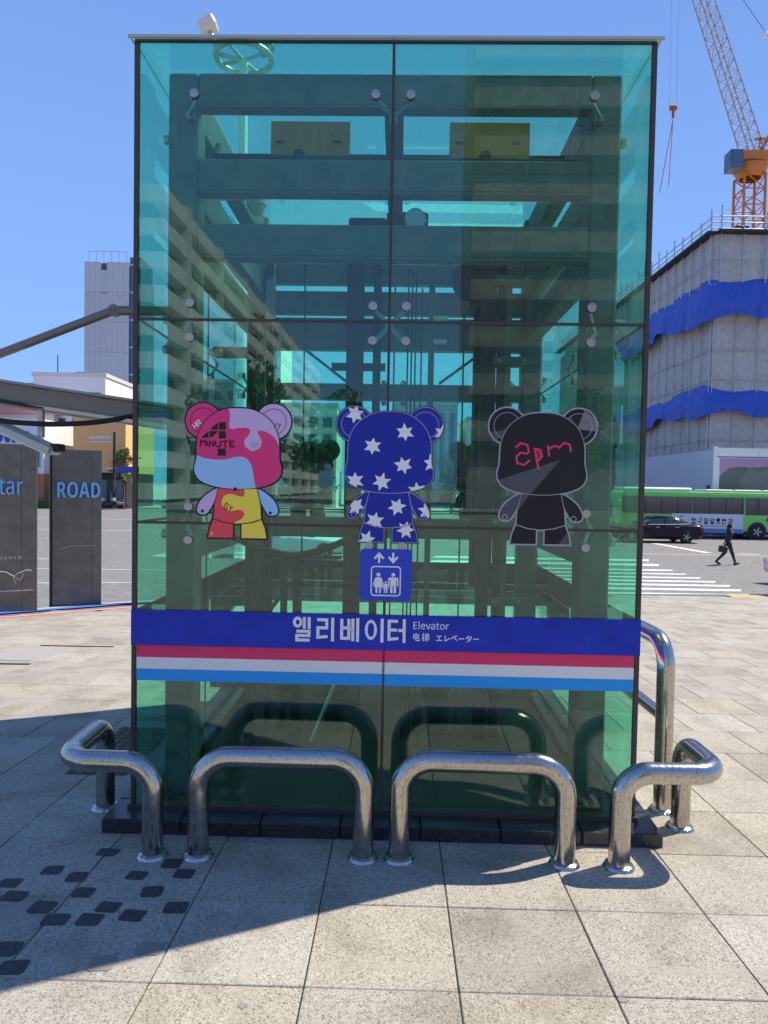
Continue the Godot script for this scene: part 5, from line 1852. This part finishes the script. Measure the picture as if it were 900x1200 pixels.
# ------------------------------------------------------------------ street seen through the glass
func far_background() -> void:
	var gy := -ROAD_DROP + 0.13
	var defs := [
		["pale office tower seen through the left of the glass", -19.0, -104.0, 7.0, 26.0, M.white, 3, 8],
		["low cream office block seen through the glass, left of centre", -11.0, -98.0, 8.5, 14.0, M.cream, 4, 4],
		["grey finned office block seen through the middle of the glass", 6.2, -110.0, 10.0, 16.0, M.concrete, 7, 1],
		["white office block seen through the right of the glass", 17.5, -108.0, 10.0, 13.5, M.white, 5, 4],
		["brown low block far behind the bus, right of the glass", 29.0, -118.0, 12.0, 12.0, mat(rgb(0.30, 0.22, 0.16), 0.8), 5, 3],
		["grey office block far behind the left pane of glass", -28.0, -118.0, 7.0, 20.0, M.concrete, 3, 6]]
	for d in defs:
		var t := thing("office_block", d[0], "building", Vector3(d[1], gy, d[2]), "offices across the road")
		block("wall", Vector3(0, d[4] / 2, -6), Vector3(d[3], d[4], 12), d[5], t)
		block("parapet", Vector3(0, d[4] + 0.2, -6), Vector3(d[3] + 0.3, 0.5, 12.3), M.alu, t)
		windows(t, -d[3] / 2 + 0.3, 3.5, 0.0, d[3] - 0.6, d[4] - 4.5, d[6], d[7], 0.66, 0.6 if d[7] > 1 else 0.94, M.window_blue, M.alu)
		block("shop_window", Vector3(0, 1.6, 0.0), Vector3(d[3] - 1.0, 2.4, 0.1), M.window, t)
	var spots := [[-15.5, -83, 7.5], [-11.0, -84, 8.5], [-7.2, -82.5, 7.0], [-2.0, -84, 7.0], [2.4, -83, 6.2], [8.0, -84, 6.5], [13.5, -83, 7.0], [20.0, -86, 7.5]]
	var words := ["leftmost", "second", "third", "fourth", "fifth", "sixth", "seventh", "rightmost"]
	for k in spots.size():
		var q = spots[k]
		tree("street_tree", "dark green street tree seen through the glass, %s of the row" % words[k], Vector3(q[0], gy, q[1]), q[2], q[2] * 0.34, M.leaf[k % 3], 1500, "street trees")

# ------------------------------------------------------------------ vehicles
func section(x: float, y0: float, y1: float, hw: float, pinch: float) -> Array:
	# rounded cross section of a car body; pinch narrows the top
	var o := []
	for k in 20:
		var a := TAU * k / 20.0
		var ca := cos(a)
		var sa := sin(a)
		var e := 0.42
		var zz := signf(ca) * pow(absf(ca), e)
		var yy := signf(sa) * pow(absf(sa), e)
		var w := hw * (1.0 - pinch * (yy * 0.5 + 0.5))
		o.append(Vector3(x, lerpf(y0, y1, yy * 0.5 + 0.5), zz * w))
	return o

func wheel(t: Node3D, x: float, z: float, r: float, w: float) -> void:
	var s := begin()
	var b := Basis(Vector3.RIGHT, PI / 2 * signf(z))
	lathe(s, [Vector2(r * 0.62, w / 2), Vector2(r * 0.94, w / 2), Vector2(r, w * 0.32), Vector2(r, -w * 0.32), Vector2(r * 0.94, -w / 2), Vector2(0, -w / 2)], Vector3(x, r, z), b, 24)
	var o := obj("wheel", s, M.rubber, t)
	s = begin()
	lathe(s, [Vector2(0, w * 0.40), Vector2(r * 0.14, w * 0.42), Vector2(r * 0.16, w * 0.36), Vector2(r * 0.58, w * 0.36), Vector2(r * 0.62, w * 0.5)], Vector3(x, r, z), b, 24)
	obj("rim", s, M.dark_steel, o)
	s = begin()
	for k in 5:
		var a := TAU * k / 5
		box(s, Vector3(x + cos(a) * r * 0.34, r + sin(a) * r * 0.34, z + signf(z) * w * 0.43), Vector3(r * 0.52, r * 0.15, 0.03), Basis(Vector3.BACK, a))
	obj("spokes", s, M.fitting, o)

# heading towards -x, centre at origin
func car(label: String, at: Vector3, turn: float, paint: Material, group := "cars on the road") -> Node3D:
	var t := thing("sedan", label, "car", at, group, turn)
	var s := begin()
	var st := [[-2.44, 0.42, 0.62, 0.62], [-2.38, 0.30, 0.72, 0.80], [-2.1, 0.22, 0.80, 0.90], [-1.2, 0.20, 0.90, 0.93], [-0.6, 0.20, 0.96, 0.94], [0.6, 0.20, 0.98, 0.94], [1.5, 0.20, 1.02, 0.93], [2.1, 0.24, 1.02, 0.90], [2.38, 0.32, 0.98, 0.82], [2.46, 0.45, 0.90, 0.70]]
	var rings := []
	for q in st:
		rings.append(section(q[0], q[1], q[2], q[3], 0.05))
	loft(s, rings)
	obj("body", s, paint, t)
	s = begin()
	rings = []
	for q in [[-1.05, 0.88, 0.94, 0.80], [-0.75, 0.88, 1.10, 0.81], [-0.25, 0.88, 1.34, 0.82], [0.3, 0.88, 1.41, 0.82], [0.9, 0.88, 1.38, 0.82], [1.45, 0.88, 1.22, 0.80], [1.95, 0.88, 1.03, 0.74]]:
		rings.append(section(q[0], q[1], q[2], q[3], 0.22))
	loft(s, rings)
	obj("windows", s, M.window, t)
	s = begin()
	rings = []
	for q in [[-0.36, 1.32, 1.335, 0.58], [-0.2, 1.33, 1.40, 0.61], [0.3, 1.36, 1.445, 0.63], [0.9, 1.34, 1.415, 0.62], [1.3, 1.27, 1.31, 0.60], [1.4, 1.25, 1.27, 0.58]]:
		rings.append(section(q[0], q[1], q[2], q[3], 0.10))
	loft(s, rings)
	obj("roof", s, paint, t)
	for sz in [-1.0, 1.0]:
		s = begin()
		box(s, Vector3(0.35, 1.13, sz * 0.755), Vector3(0.07, 0.50, 0.05), Basis(Vector3.RIGHT, -sz * 0.40))
		obj("door_pillar", s, M.black, t)
		s = begin()
		tube(s, [Vector3(-0.95, 0.97, sz * 0.86), Vector3(0.5, 1.0, sz * 0.87), Vector3(1.6, 1.04, sz * 0.84)], 0.014, 5)
		obj("belt_trim", s, M.alu, t)
		for x in [-0.1, 0.95]:
			block("door_handle", Vector3(x, 0.86, sz * 0.93), Vector3(0.2, 0.03, 0.03), M.alu, t)
		s = begin()
		bevel_box(s, Vector3(-0.72, 1.03, sz * 0.98), Vector3(0.12, 0.12, 0.2), 0.03)
		obj("mirror", s, paint, t)
		s = begin()
		bevel_box(s, Vector3(-2.26, 0.64, sz * 0.70), Vector3(0.24, 0.12, 0.30), 0.03)
		obj("headlight", s, M.fitting, t)
		s = begin()
		bevel_box(s, Vector3(2.33, 0.82, sz * 0.66), Vector3(0.26, 0.13, 0.36), 0.03)
		obj("tail_light", s, mat(rgb(0.45, 0.012, 0.02), 0.2), t)
		for x in [-1.48, 1.45]:
			wheel(t, x, sz * 0.84, 0.34, 0.24)
	s = begin()
	box(s, Vector3(0, 0.24, 0), Vector3(4.4, 0.08, 1.55))
	obj("sill", s, M.black, t)
	return t

func traffic() -> void:
	var gy := -ROAD_DROP
	var maroon := mat(rgb(0.022, 0.010, 0.014), 0.15)
	maroon.metallic_specular = 0.35
	car("dark maroon sedan driving in front of the green bus", Vector3(16.25, gy, -42.4), 0.0, maroon).scale = Vector3.ONE * 1.1
	var silver := mat(rgb(0.55, 0.56, 0.57), 0.25, 0.4)
	car("silver car cut off by the right edge near crosswalk", Vector3(13.95, road_y(-20.6), -20.6), 0.03, silver)
	car("white car seen through the left panes of glass", Vector3(-3.9, gy, -29.6), PI, mat(rgb(0.7, 0.7, 0.7), 0.25))
	bus()
	# sunshade whose shadow lies by the crossing
	var t := thing("sunshade", "green crossing sunshade parasol beyond the right edge", "parasol", Vector3(11.9, ground_y(-16.9), -16.9))
	var s := begin()
	tube(s, [Vector3(0, -0.05, 0), Vector3(0, 3.3, 0)], 0.05, 10)
	obj("pole", s, M.alu, t)
	s = begin()
	lathe(s, [Vector2(1.75, 2.55), Vector2(1.2, 2.9), Vector2(0.5, 3.15), Vector2(0.0, 3.28)], Vector3.ZERO, Basis(), 8)
	obj("shade_cloth", s, mat(rgb(0.05, 0.22, 0.12), 0.8), t)

func bus() -> void:
	var gy := -ROAD_DROP
	var t := thing("city_bus", "green city bus with white advert panel and number 431", "bus", Vector3(21.2, gy, -47.6))
	var green := mat(rgb(0.17, 0.64, 0.09), 0.3)
	green.clearcoat_enabled = true
	var s := begin()
	var rings := []
	for q in [[-5.75, 0.5, 2.9, 1.05], [-5.68, 0.34, 3.02, 1.18], [-5.5, 0.32, 3.08, 1.25], [5.5, 0.32, 3.08, 1.25], [5.68, 0.34, 3.02, 1.18], [5.75, 0.5, 2.9, 1.05]]:
		var ring := []
		for k in 24:
			var a := TAU * k / 24.0
			var zz := signf(cos(a)) * pow(absf(cos(a)), 0.22)
			var yy := signf(sin(a)) * pow(absf(sin(a)), 0.22)
			ring.append(Vector3(q[0], lerpf(q[1], q[2], yy * 0.5 + 0.5), zz * q[3]))
		rings.append(ring)
	loft(s, rings)
	obj("body", s, green, t)
	for q in [[-4.95, 1.1], [-2.55, 3.3], [0.85, 3.3], [3.75, 2.3]]:
		block("window", Vector3(q[0], 2.16, 1.245), Vector3(q[1], 1.14, 0.05), M.window, t)
		block("window", Vector3(q[0], 2.16, -1.245), Vector3(q[1], 1.14, 0.05), M.window, t)
	for k in 9:
		block("window_bar", Vector3(-4.0 + 1.06 * k, 2.16, 1.275), Vector3(0.04, 1.1, 0.02), M.black, t)
	# passengers' seats behind the glass read as dark shapes
	block("skirt", Vector3(0, 0.42, 0), Vector3(11.2, 0.3, 2.40), M.dark_steel, t)
	block("rain_rail", Vector3(0, 2.98, 1.24), Vector3(11.0, 0.10, 0.06), mat(rgb(0.16, 0.62, 0.10), 0.4), t)
	s = begin()
	bevel_box(s, Vector3(-3.1, 3.20, 0), Vector3(4.6, 0.26, 1.9), 0.09)
	obj("air_conditioner", s, M.white, t)
	for k in 3:
		s = begin()
		bevel_box(s, Vector3(1.0 + 1.9 * k, 3.16, 0), Vector3(1.8, 0.18, 1.8), 0.05)
		obj("roof_unit", s, M.cream, t)
	var ad := block("advert_panel", Vector3(0.1, 1.02, 1.262), Vector3(4.7, 1.22, 0.04), mat(rgb(0.62, 0.66, 0.70), 0.5), t)
	block("advert_wave", Vector3(0.2, 0.55, 1.286), Vector3(4.4, 0.22, 0.012), mat(rgb(0.06, 0.22, 0.60), 0.5), ad)
	var ink := mat(rgb(0.03, 0.05, 0.10), 0.5)
	# advert syllables as stroke groups
	var syllables := [
		[[0.1, 0.9, 0.45, 0.9, 0.45, 0.6, 0.1, 0.6, 0.1, 0.86], [0.72, 0.45, 0.72, 1.0], [0.72, 0.75, 0.95, 0.75], [0.2, 0.38, 0.2, 0.0, 0.75, 0.0, 0.75, 0.38], [0.2, 0.2, 0.75, 0.2]],
		[[0.2, 0.95, 0.8, 0.95, 0.75, 0.6], [0.02, 0.42, 0.98, 0.42], [0.5, 0.42, 0.5, 0.0]],
		[[0.05, 0.95, 0.5, 0.95, 0.05, 0.5], [0.28, 0.75, 0.5, 0.5], [0.6, 0.75, 0.8, 0.75], [0.8, 0.45, 0.8, 1.0], [0.25, 0.35, 0.75, 0.35, 0.75, 0.0, 0.25, 0.0, 0.25, 0.32]],
		[[0.28, 1.0, 0.05, 0.5], [0.24, 0.75, 0.5, 0.5], [0.6, 0.75, 0.8, 0.75], [0.8, 0.45, 0.8, 1.0], [0.25, 0.35, 0.75, 0.35, 0.75, 0.0, 0.25, 0.0, 0.25, 0.32]],
		[[0.2, 0.95, 0.8, 0.95, 0.8, 0.5, 0.2, 0.5, 0.2, 0.9], [0.5, 0.5, 0.5, 0.12], [0.02, 0.1, 0.98, 0.1]],
		[[0.1, 0.92, 0.45, 0.92, 0.45, 0.55, 0.1, 0.55, 0.1, 0.88], [0.75, 0.3, 0.75, 1.0], [0.75, 0.68, 0.98, 0.68], [0.2, 0.35, 0.2, 0.02, 0.85, 0.02]],
		[[0.05, 0.9, 0.5, 0.9, 0.46, 0.55], [0.3, 0.55, 0.3, 0.28], [0.02, 0.22, 0.6, 0.28], [0.78, 0.0, 0.78, 1.0], [0.78, 0.5, 1.0, 0.5]]]
	for k in 7:
		s = begin()
		for l in syllables[k]:
			var line := PackedVector2Array()
			for p in pv(l):
				line.append(Vector2(-0.95 + 0.40 * k + p.x * 0.32, 0.98 + p.y * 0.36))
			for q in Geometry2D.offset_polyline(line, 0.026, Geometry2D.JOIN_MITER, Geometry2D.END_BUTT):
				if not Geometry2D.triangulate_polygon(q).is_empty():
					prism(s, q, 1.283, 1.290)
		obj("letter", s, ink, ad)
	block("small_print", Vector3(0.2, 0.84, 1.286), Vector3(2.4, 0.05, 0.012), mat(rgb(0.25, 0.28, 0.33), 0.5), ad)
	s = begin()
	tube(s, smooth3([Vector3(-1.95, 1.05, 1.286), Vector3(-1.8, 1.35, 1.286), Vector3(-1.5, 1.5, 1.286)]), 0.04, 5)
	obj("advert_swoosh", s, mat(rgb(0.06, 0.22, 0.60), 0.5), ad)
	inst("number", text_mesh("431", 0.34, 0.02), ink, t, Transform3D(Basis(), Vector3(4.35, 1.30, 1.27)))
	for x in [-2.9, 3.4]:
		s = begin()
		lathe(s, [Vector2(0, 0.03), Vector2(0.62, 0.03), Vector2(0.62, -0.2)], Vector3(x, 0.52, 1.24), Basis(Vector3.RIGHT, PI / 2), 24)
		obj("wheel_arch", s, M.black, t)
		for z in [-1.12, 1.16]:
			wheel(t, x, z, 0.5, 0.3)

# ------------------------------------------------------------------ pedestrian
func capsule(p: Vector3, a: Vector3, b: Vector3, ra: float, rb: float) -> float:
	var ab := b - a
	var t := clampf((p - a).dot(ab) / ab.length_squared(), 0.0, 1.0)
	return (p - a - ab * t).length() - lerpf(ra, rb, t)

func field_mesh(bones: Array, cell: float, k: float, paint: Callable) -> SurfaceTool:
	var lo := Vector3.INF
	var hi := -Vector3.INF
	for b in bones:
		for e in [[b[0], b[2]], [b[1], b[3]]]:
			lo = lo.min(e[0] - Vector3.ONE * (e[1] + 2 * cell))
			hi = hi.max(e[0] + Vector3.ONE * (e[1] + 2 * cell))
	var n := Vector3i(((hi - lo) / cell).ceil()) + Vector3i.ONE
	var vals := PackedFloat32Array()
	vals.resize(n.x * n.y * n.z)
	vals.fill(1.0)
	var sum := PackedFloat32Array()
	sum.resize(vals.size())
	for b in bones:
		var bl: Vector3 = (b[0] as Vector3).min(b[1]) - Vector3.ONE * (maxf(b[2], b[3]) + 5 * k)
		var bh: Vector3 = (b[0] as Vector3).max(b[1]) + Vector3.ONE * (maxf(b[2], b[3]) + 5 * k)
		var i0 := Vector3i(((bl - lo) / cell).floor()).clamp(Vector3i.ZERO, n - Vector3i.ONE)
		var i1 := Vector3i(((bh - lo) / cell).ceil()).clamp(Vector3i.ZERO, n - Vector3i.ONE)
		for z in range(i0.z, i1.z + 1):
			for y in range(i0.y, i1.y + 1):
				for x in range(i0.x, i1.x + 1):
					var d := capsule(lo + Vector3(x, y, z) * cell, b[0], b[1], b[2], b[3])
					sum[x + n.x * (y + n.y * z)] += exp(-d / k)
	for i in vals.size():
		vals[i] = -k * log(maxf(sum[i], 1e-9))
	var s := begin()
	var vert := {}
	var pos := PackedVector3Array()
	var get := func(x: int, y: int, z: int) -> float: return vals[x + n.x * (y + n.y * z)]
	for z in n.z - 1:
		for y in n.y - 1:
			for x in n.x - 1:
				var c := PackedFloat32Array()
				var neg := 0
				for q in 8:
					var v: float = vals[x + (q & 1) + n.x * (y + ((q >> 1) & 1) + n.y * (z + ((q >> 2) & 1)))]
					c.append(v)
					neg += 1 if v < 0 else 0
				if neg == 0 or neg == 8:
					continue
				var acc := Vector3.ZERO
				var cnt := 0
				for e in [[0, 1], [2, 3], [4, 5], [6, 7], [0, 2], [1, 3], [4, 6], [5, 7], [0, 4], [1, 5], [2, 6], [3, 7]]:
					var a := c[e[0]]
					var b := c[e[1]]
					if (a < 0) != (b < 0):
						var t := a / (a - b)
						var pa := Vector3(e[0] & 1, (e[0] >> 1) & 1, (e[0] >> 2) & 1)
						var pb := Vector3(e[1] & 1, (e[1] >> 1) & 1, (e[1] >> 2) & 1)
						acc += pa.lerp(pb, t)
						cnt += 1
				vert[Vector3i(x, y, z)] = pos.size()
				pos.append(lo + (Vector3(x, y, z) + acc / cnt) * cell)
	var nor := PackedVector3Array()
	nor.resize(pos.size())
	for key in vert:
		var g := Vector3.ZERO
		g.x = get.call(key.x + 1, key.y, key.z) - get.call(key.x, key.y, key.z)
		g.y = get.call(key.x, key.y + 1, key.z) - get.call(key.x, key.y, key.z)
		g.z = get.call(key.x, key.y, key.z + 1) - get.call(key.x, key.y, key.z)
		nor[vert[key]] = g.normalized()
	for key in vert:
		for ax in 3:
			var u := (ax + 1) % 3
			var w := (ax + 2) % 3
			var e := Vector3i.ZERO
			e[ax] = 1
			var a: float = get.call(key.x, key.y, key.z)
			var b: float = get.call(key.x + e.x, key.y + e.y, key.z + e.z)
			if (a < 0) == (b < 0) or key[u] == 0 or key[w] == 0:
				continue
			var du := Vector3i.ZERO
			du[u] = 1
			var dw := Vector3i.ZERO
			dw[w] = 1
			var ids := [key, key - du, key - du - dw, key - dw]
			if not ids.all(func(i): return vert.has(i)):
				continue
			var q := []
			for i in ids:
				q.append(vert[i])
			if a < 0:
				q.reverse()
			for i in [q[0], q[1], q[2], q[0], q[2], q[3]]:
				s.set_normal(nor[i])
				s.set_color(paint.call(pos[i]))
				s.add_vertex(pos[i])
	return s

func walker() -> void:
	var at := Vector3(14.35, -ROAD_DROP, -29.3)
	var t := thing("person", "person in black top and dark jeans walking across with a black bag", "person", at)
	# walks towards +x; rear foot left, front foot right
	var hip := Vector3(0.0, 0.90, 0)
	var ches := Vector3(0.05, 1.30, 0)
	var bones := [
		[hip + Vector3(0, 0, -0.06), hip + Vector3(0, 0, 0.06), 0.125, 0.125], [hip, Vector3(0.02, 1.08, 0), 0.12, 0.105], [Vector3(0.02, 1.08, 0), ches, 0.105, 0.12],
		[Vector3(0.05, 1.33, -0.12), Vector3(0.05, 1.33, 0.12), 0.075, 0.075], [ches, Vector3(0.08, 1.47, 0), 0.08, 0.05], [Vector3(0.08, 1.44, 0), Vector3(0.10, 1.53, 0), 0.05, 0.052],
		[Vector3(0.10, 1.57, 0), Vector3(0.105, 1.625, 0), 0.085, 0.09], [Vector3(0.13, 1.55, 0), Vector3(0.15, 1.52, 0), 0.055, 0.045], [Vector3(0.185, 1.575, 0), Vector3(0.20, 1.56, 0), 0.018, 0.016],
		# near leg (front), far leg (rear)
		[Vector3(0.02, 0.88, 0.08), Vector3(0.17, 0.48, 0.08), 0.095, 0.066], [Vector3(0.17, 0.48, 0.08), Vector3(0.30, 0.10, 0.08), 0.066, 0.046],
		[Vector3(0.0, 0.88, -0.08), Vector3(-0.10, 0.47, -0.08), 0.095, 0.066], [Vector3(-0.10, 0.47, -0.08), Vector3(-0.40, 0.16, -0.08), 0.066, 0.046],
		# arms: near arm back with bag, far arm bent to the face
		[Vector3(0.05, 1.33, 0.17), Vector3(-0.13, 1.10, 0.20), 0.056, 0.044], [Vector3(-0.13, 1.10, 0.20), Vector3(-0.22, 0.97, 0.22), 0.042, 0.032],
		[Vector3(0.05, 1.33, -0.17), Vector3(0.14, 1.08, -0.20), 0.056, 0.044], [Vector3(0.14, 1.08, -0.20), Vector3(0.24, 1.30, -0.14), 0.042, 0.032]]
	for q in [[Vector3(-0.23, 0.955, 0.22), Vector3(-0.35, -1, 0)], [Vector3(0.245, 1.32, -0.14), Vector3(-0.3, 1, 0)]]:
		var d: Vector3 = q[1].normalized()
		bones.append([q[0], q[0] + d * 0.06, 0.032, 0.034])
		for k in 4:
			var o := Vector3(0.014 - 0.004 * absf(k - 1.5), 0, (k - 1.5) * 0.019)
			bones.append([q[0] + d * 0.07 + o * 0.7, q[0] + d * (0.125 - 0.008 * absf(k - 1.0)) + o, 0.010, 0.008])
		bones.append([q[0] + d * 0.02 + Vector3(0.03, 0, 0), q[0] + d * 0.07 + Vector3(0.045, 0, 0), 0.011, 0.009])
	var skin := Color(0.50, 0.31, 0.22)
	var top := Color(0.012, 0.012, 0.014)
	var jean := Color(0.035, 0.038, 0.05)
	var paint := func(p: Vector3) -> Color:
		if p.y > 1.455 or (p.y < 0.962 and p.z > 0.165 and p.x < -0.17) or (p.y > 1.285 and p.x > 0.21):
			return skin
		if p.y < 0.14:
			return skin
		return top if p.y > 0.84 or p.z > 0.16 else jean
	var m := mat(Color.WHITE, 0.75)
	m.vertex_color_use_as_albedo = true
	obj("body", field_mesh(bones, 0.016, 0.014, paint), m, t)
	var hair := [[Vector3(0.075, 1.64, 0), Vector3(0.07, 1.60, 0), 0.098, 0.095], [Vector3(0.02, 1.58, 0), Vector3(0.0, 1.42, 0), 0.07, 0.05], [Vector3(0.0, 1.42, 0), Vector3(-0.03, 1.32, 0), 0.05, 0.03]]
	obj("hair", field_mesh(hair, 0.018, 0.012, func(_p): return Color(0.012, 0.009, 0.008)), m, t)
	var dark := func(_p): return Color(0.015, 0.015, 0.016)
	obj("shoe", field_mesh([[Vector3(0.28, 0.055, 0.08), Vector3(0.45, 0.075, 0.08), 0.05, 0.036], [Vector3(0.28, 0.05, 0.08), Vector3(0.30, 0.10, 0.08), 0.05, 0.045]], 0.016, 0.012, dark), m, t)
	obj("shoe", field_mesh([[Vector3(-0.42, 0.13, -0.08), Vector3(-0.30, 0.045, -0.08), 0.048, 0.04], [Vector3(-0.30, 0.045, -0.08), Vector3(-0.24, 0.035, -0.08), 0.04, 0.034]], 0.016, 0.012, dark), m, t)
	for z in [-0.03, 0.03]:
		block("eye", Vector3(0.172, 1.60, z * 1.2), Vector3(0.012, 0.012, 0.022), M.black, t)
	block("mouth", Vector3(0.178, 1.527, 0), Vector3(0.012, 0.008, 0.035), mat(rgb(0.35, 0.10, 0.09), 0.6), t)
	var bag := thing("handbag", "black handbag hanging from the walking person's hand", "bag", at + Vector3(-0.29, 0.53, 0.22))
	var s := begin()
	bevel_box(s, Vector3(0, 0.14, 0), Vector3(0.36, 0.26, 0.11), 0.02, Basis(Vector3.BACK, -0.15))
	obj("bag_body", s, M.black, bag)
	s = begin()
	tube(s, smooth3([Vector3(-0.10, 0.26, 0), Vector3(-0.04, 0.36, 0), Vector3(0.05, 0.36, 0), Vector3(0.11, 0.24, 0)]), 0.009, 6)
	obj("handle", s, M.black, bag)

# ------------------------------------------------------------------ what the glass mirrors
func behind_camera() -> void:
	var t := thing("striped_apartment", "striped white apartment block mirrored in the left of the glass", "building", Vector3(-22, -0.1, 52))
	block("core", Vector3(-8, 13, 48), Vector3(15.6, 26, 96), mat(rgb(0.035, 0.045, 0.05), 0.4), t)
	for k in 10:
		block("balcony_band", Vector3(0.35, 1.0 + 2.75 * k, 48), Vector3(1.4, 1.35, 97), M.white, t)
		block("end_band", Vector3(-8, 1.0 + 2.75 * k, -0.3), Vector3(15.2, 1.35, 0.6), M.cream, t)
	for k in 9:
		block("stair_shaft", Vector3(0.5, 13.5, 6 + 11.0 * k), Vector3(1.2, 27, 1.2), M.cream, t)
	t = thing("street_office", "concrete office block mirrored faintly in the right of the glass", "building", Vector3(39, -0.1, 62))
	block("wall", Vector3(0, 12, 8), Vector3(26, 24, 16), M.cream, t)
	windows(t, 10.4, 2.0, 0, 20.8, 21, 7, 7, 0.6, 0.5, M.window, M.alu)
	for w in t.get_children():
		if w.name.begins_with("window"):
			w.position = Vector3(w.position.x - 20.8, w.position.y, -0.02)
	for q in [[-9.0, 30.0, 8.0, "left"], [-4.0, 34.0, 7.0, "middle"], [9.0, 36.0, 8.0, "right"]]:
		tree("plane_tree", "leafy tree behind the photographer mirrored in the glass, %s one" % q[3], Vector3(q[0], 0, q[1]), q[2], q[2] * 0.36, M.leaf[0], 1600, "trees mirrored in the glass")
	t = thing("grey_tower", "tall grey tower mirrored in the right half of the glass", "building", Vector3(13.4, -0.1, 54))
	block("wall", Vector3(0, 26, 7), Vector3(17.5, 52, 14), M.concrete, t)
	for k in 12:
		block("floor_band", Vector3(0, 5.0 + 4.0 * k, -0.1), Vector3(17.6, 1.5, 0.3), mat(rgb(0.10, 0.12, 0.14), 0.3), t)
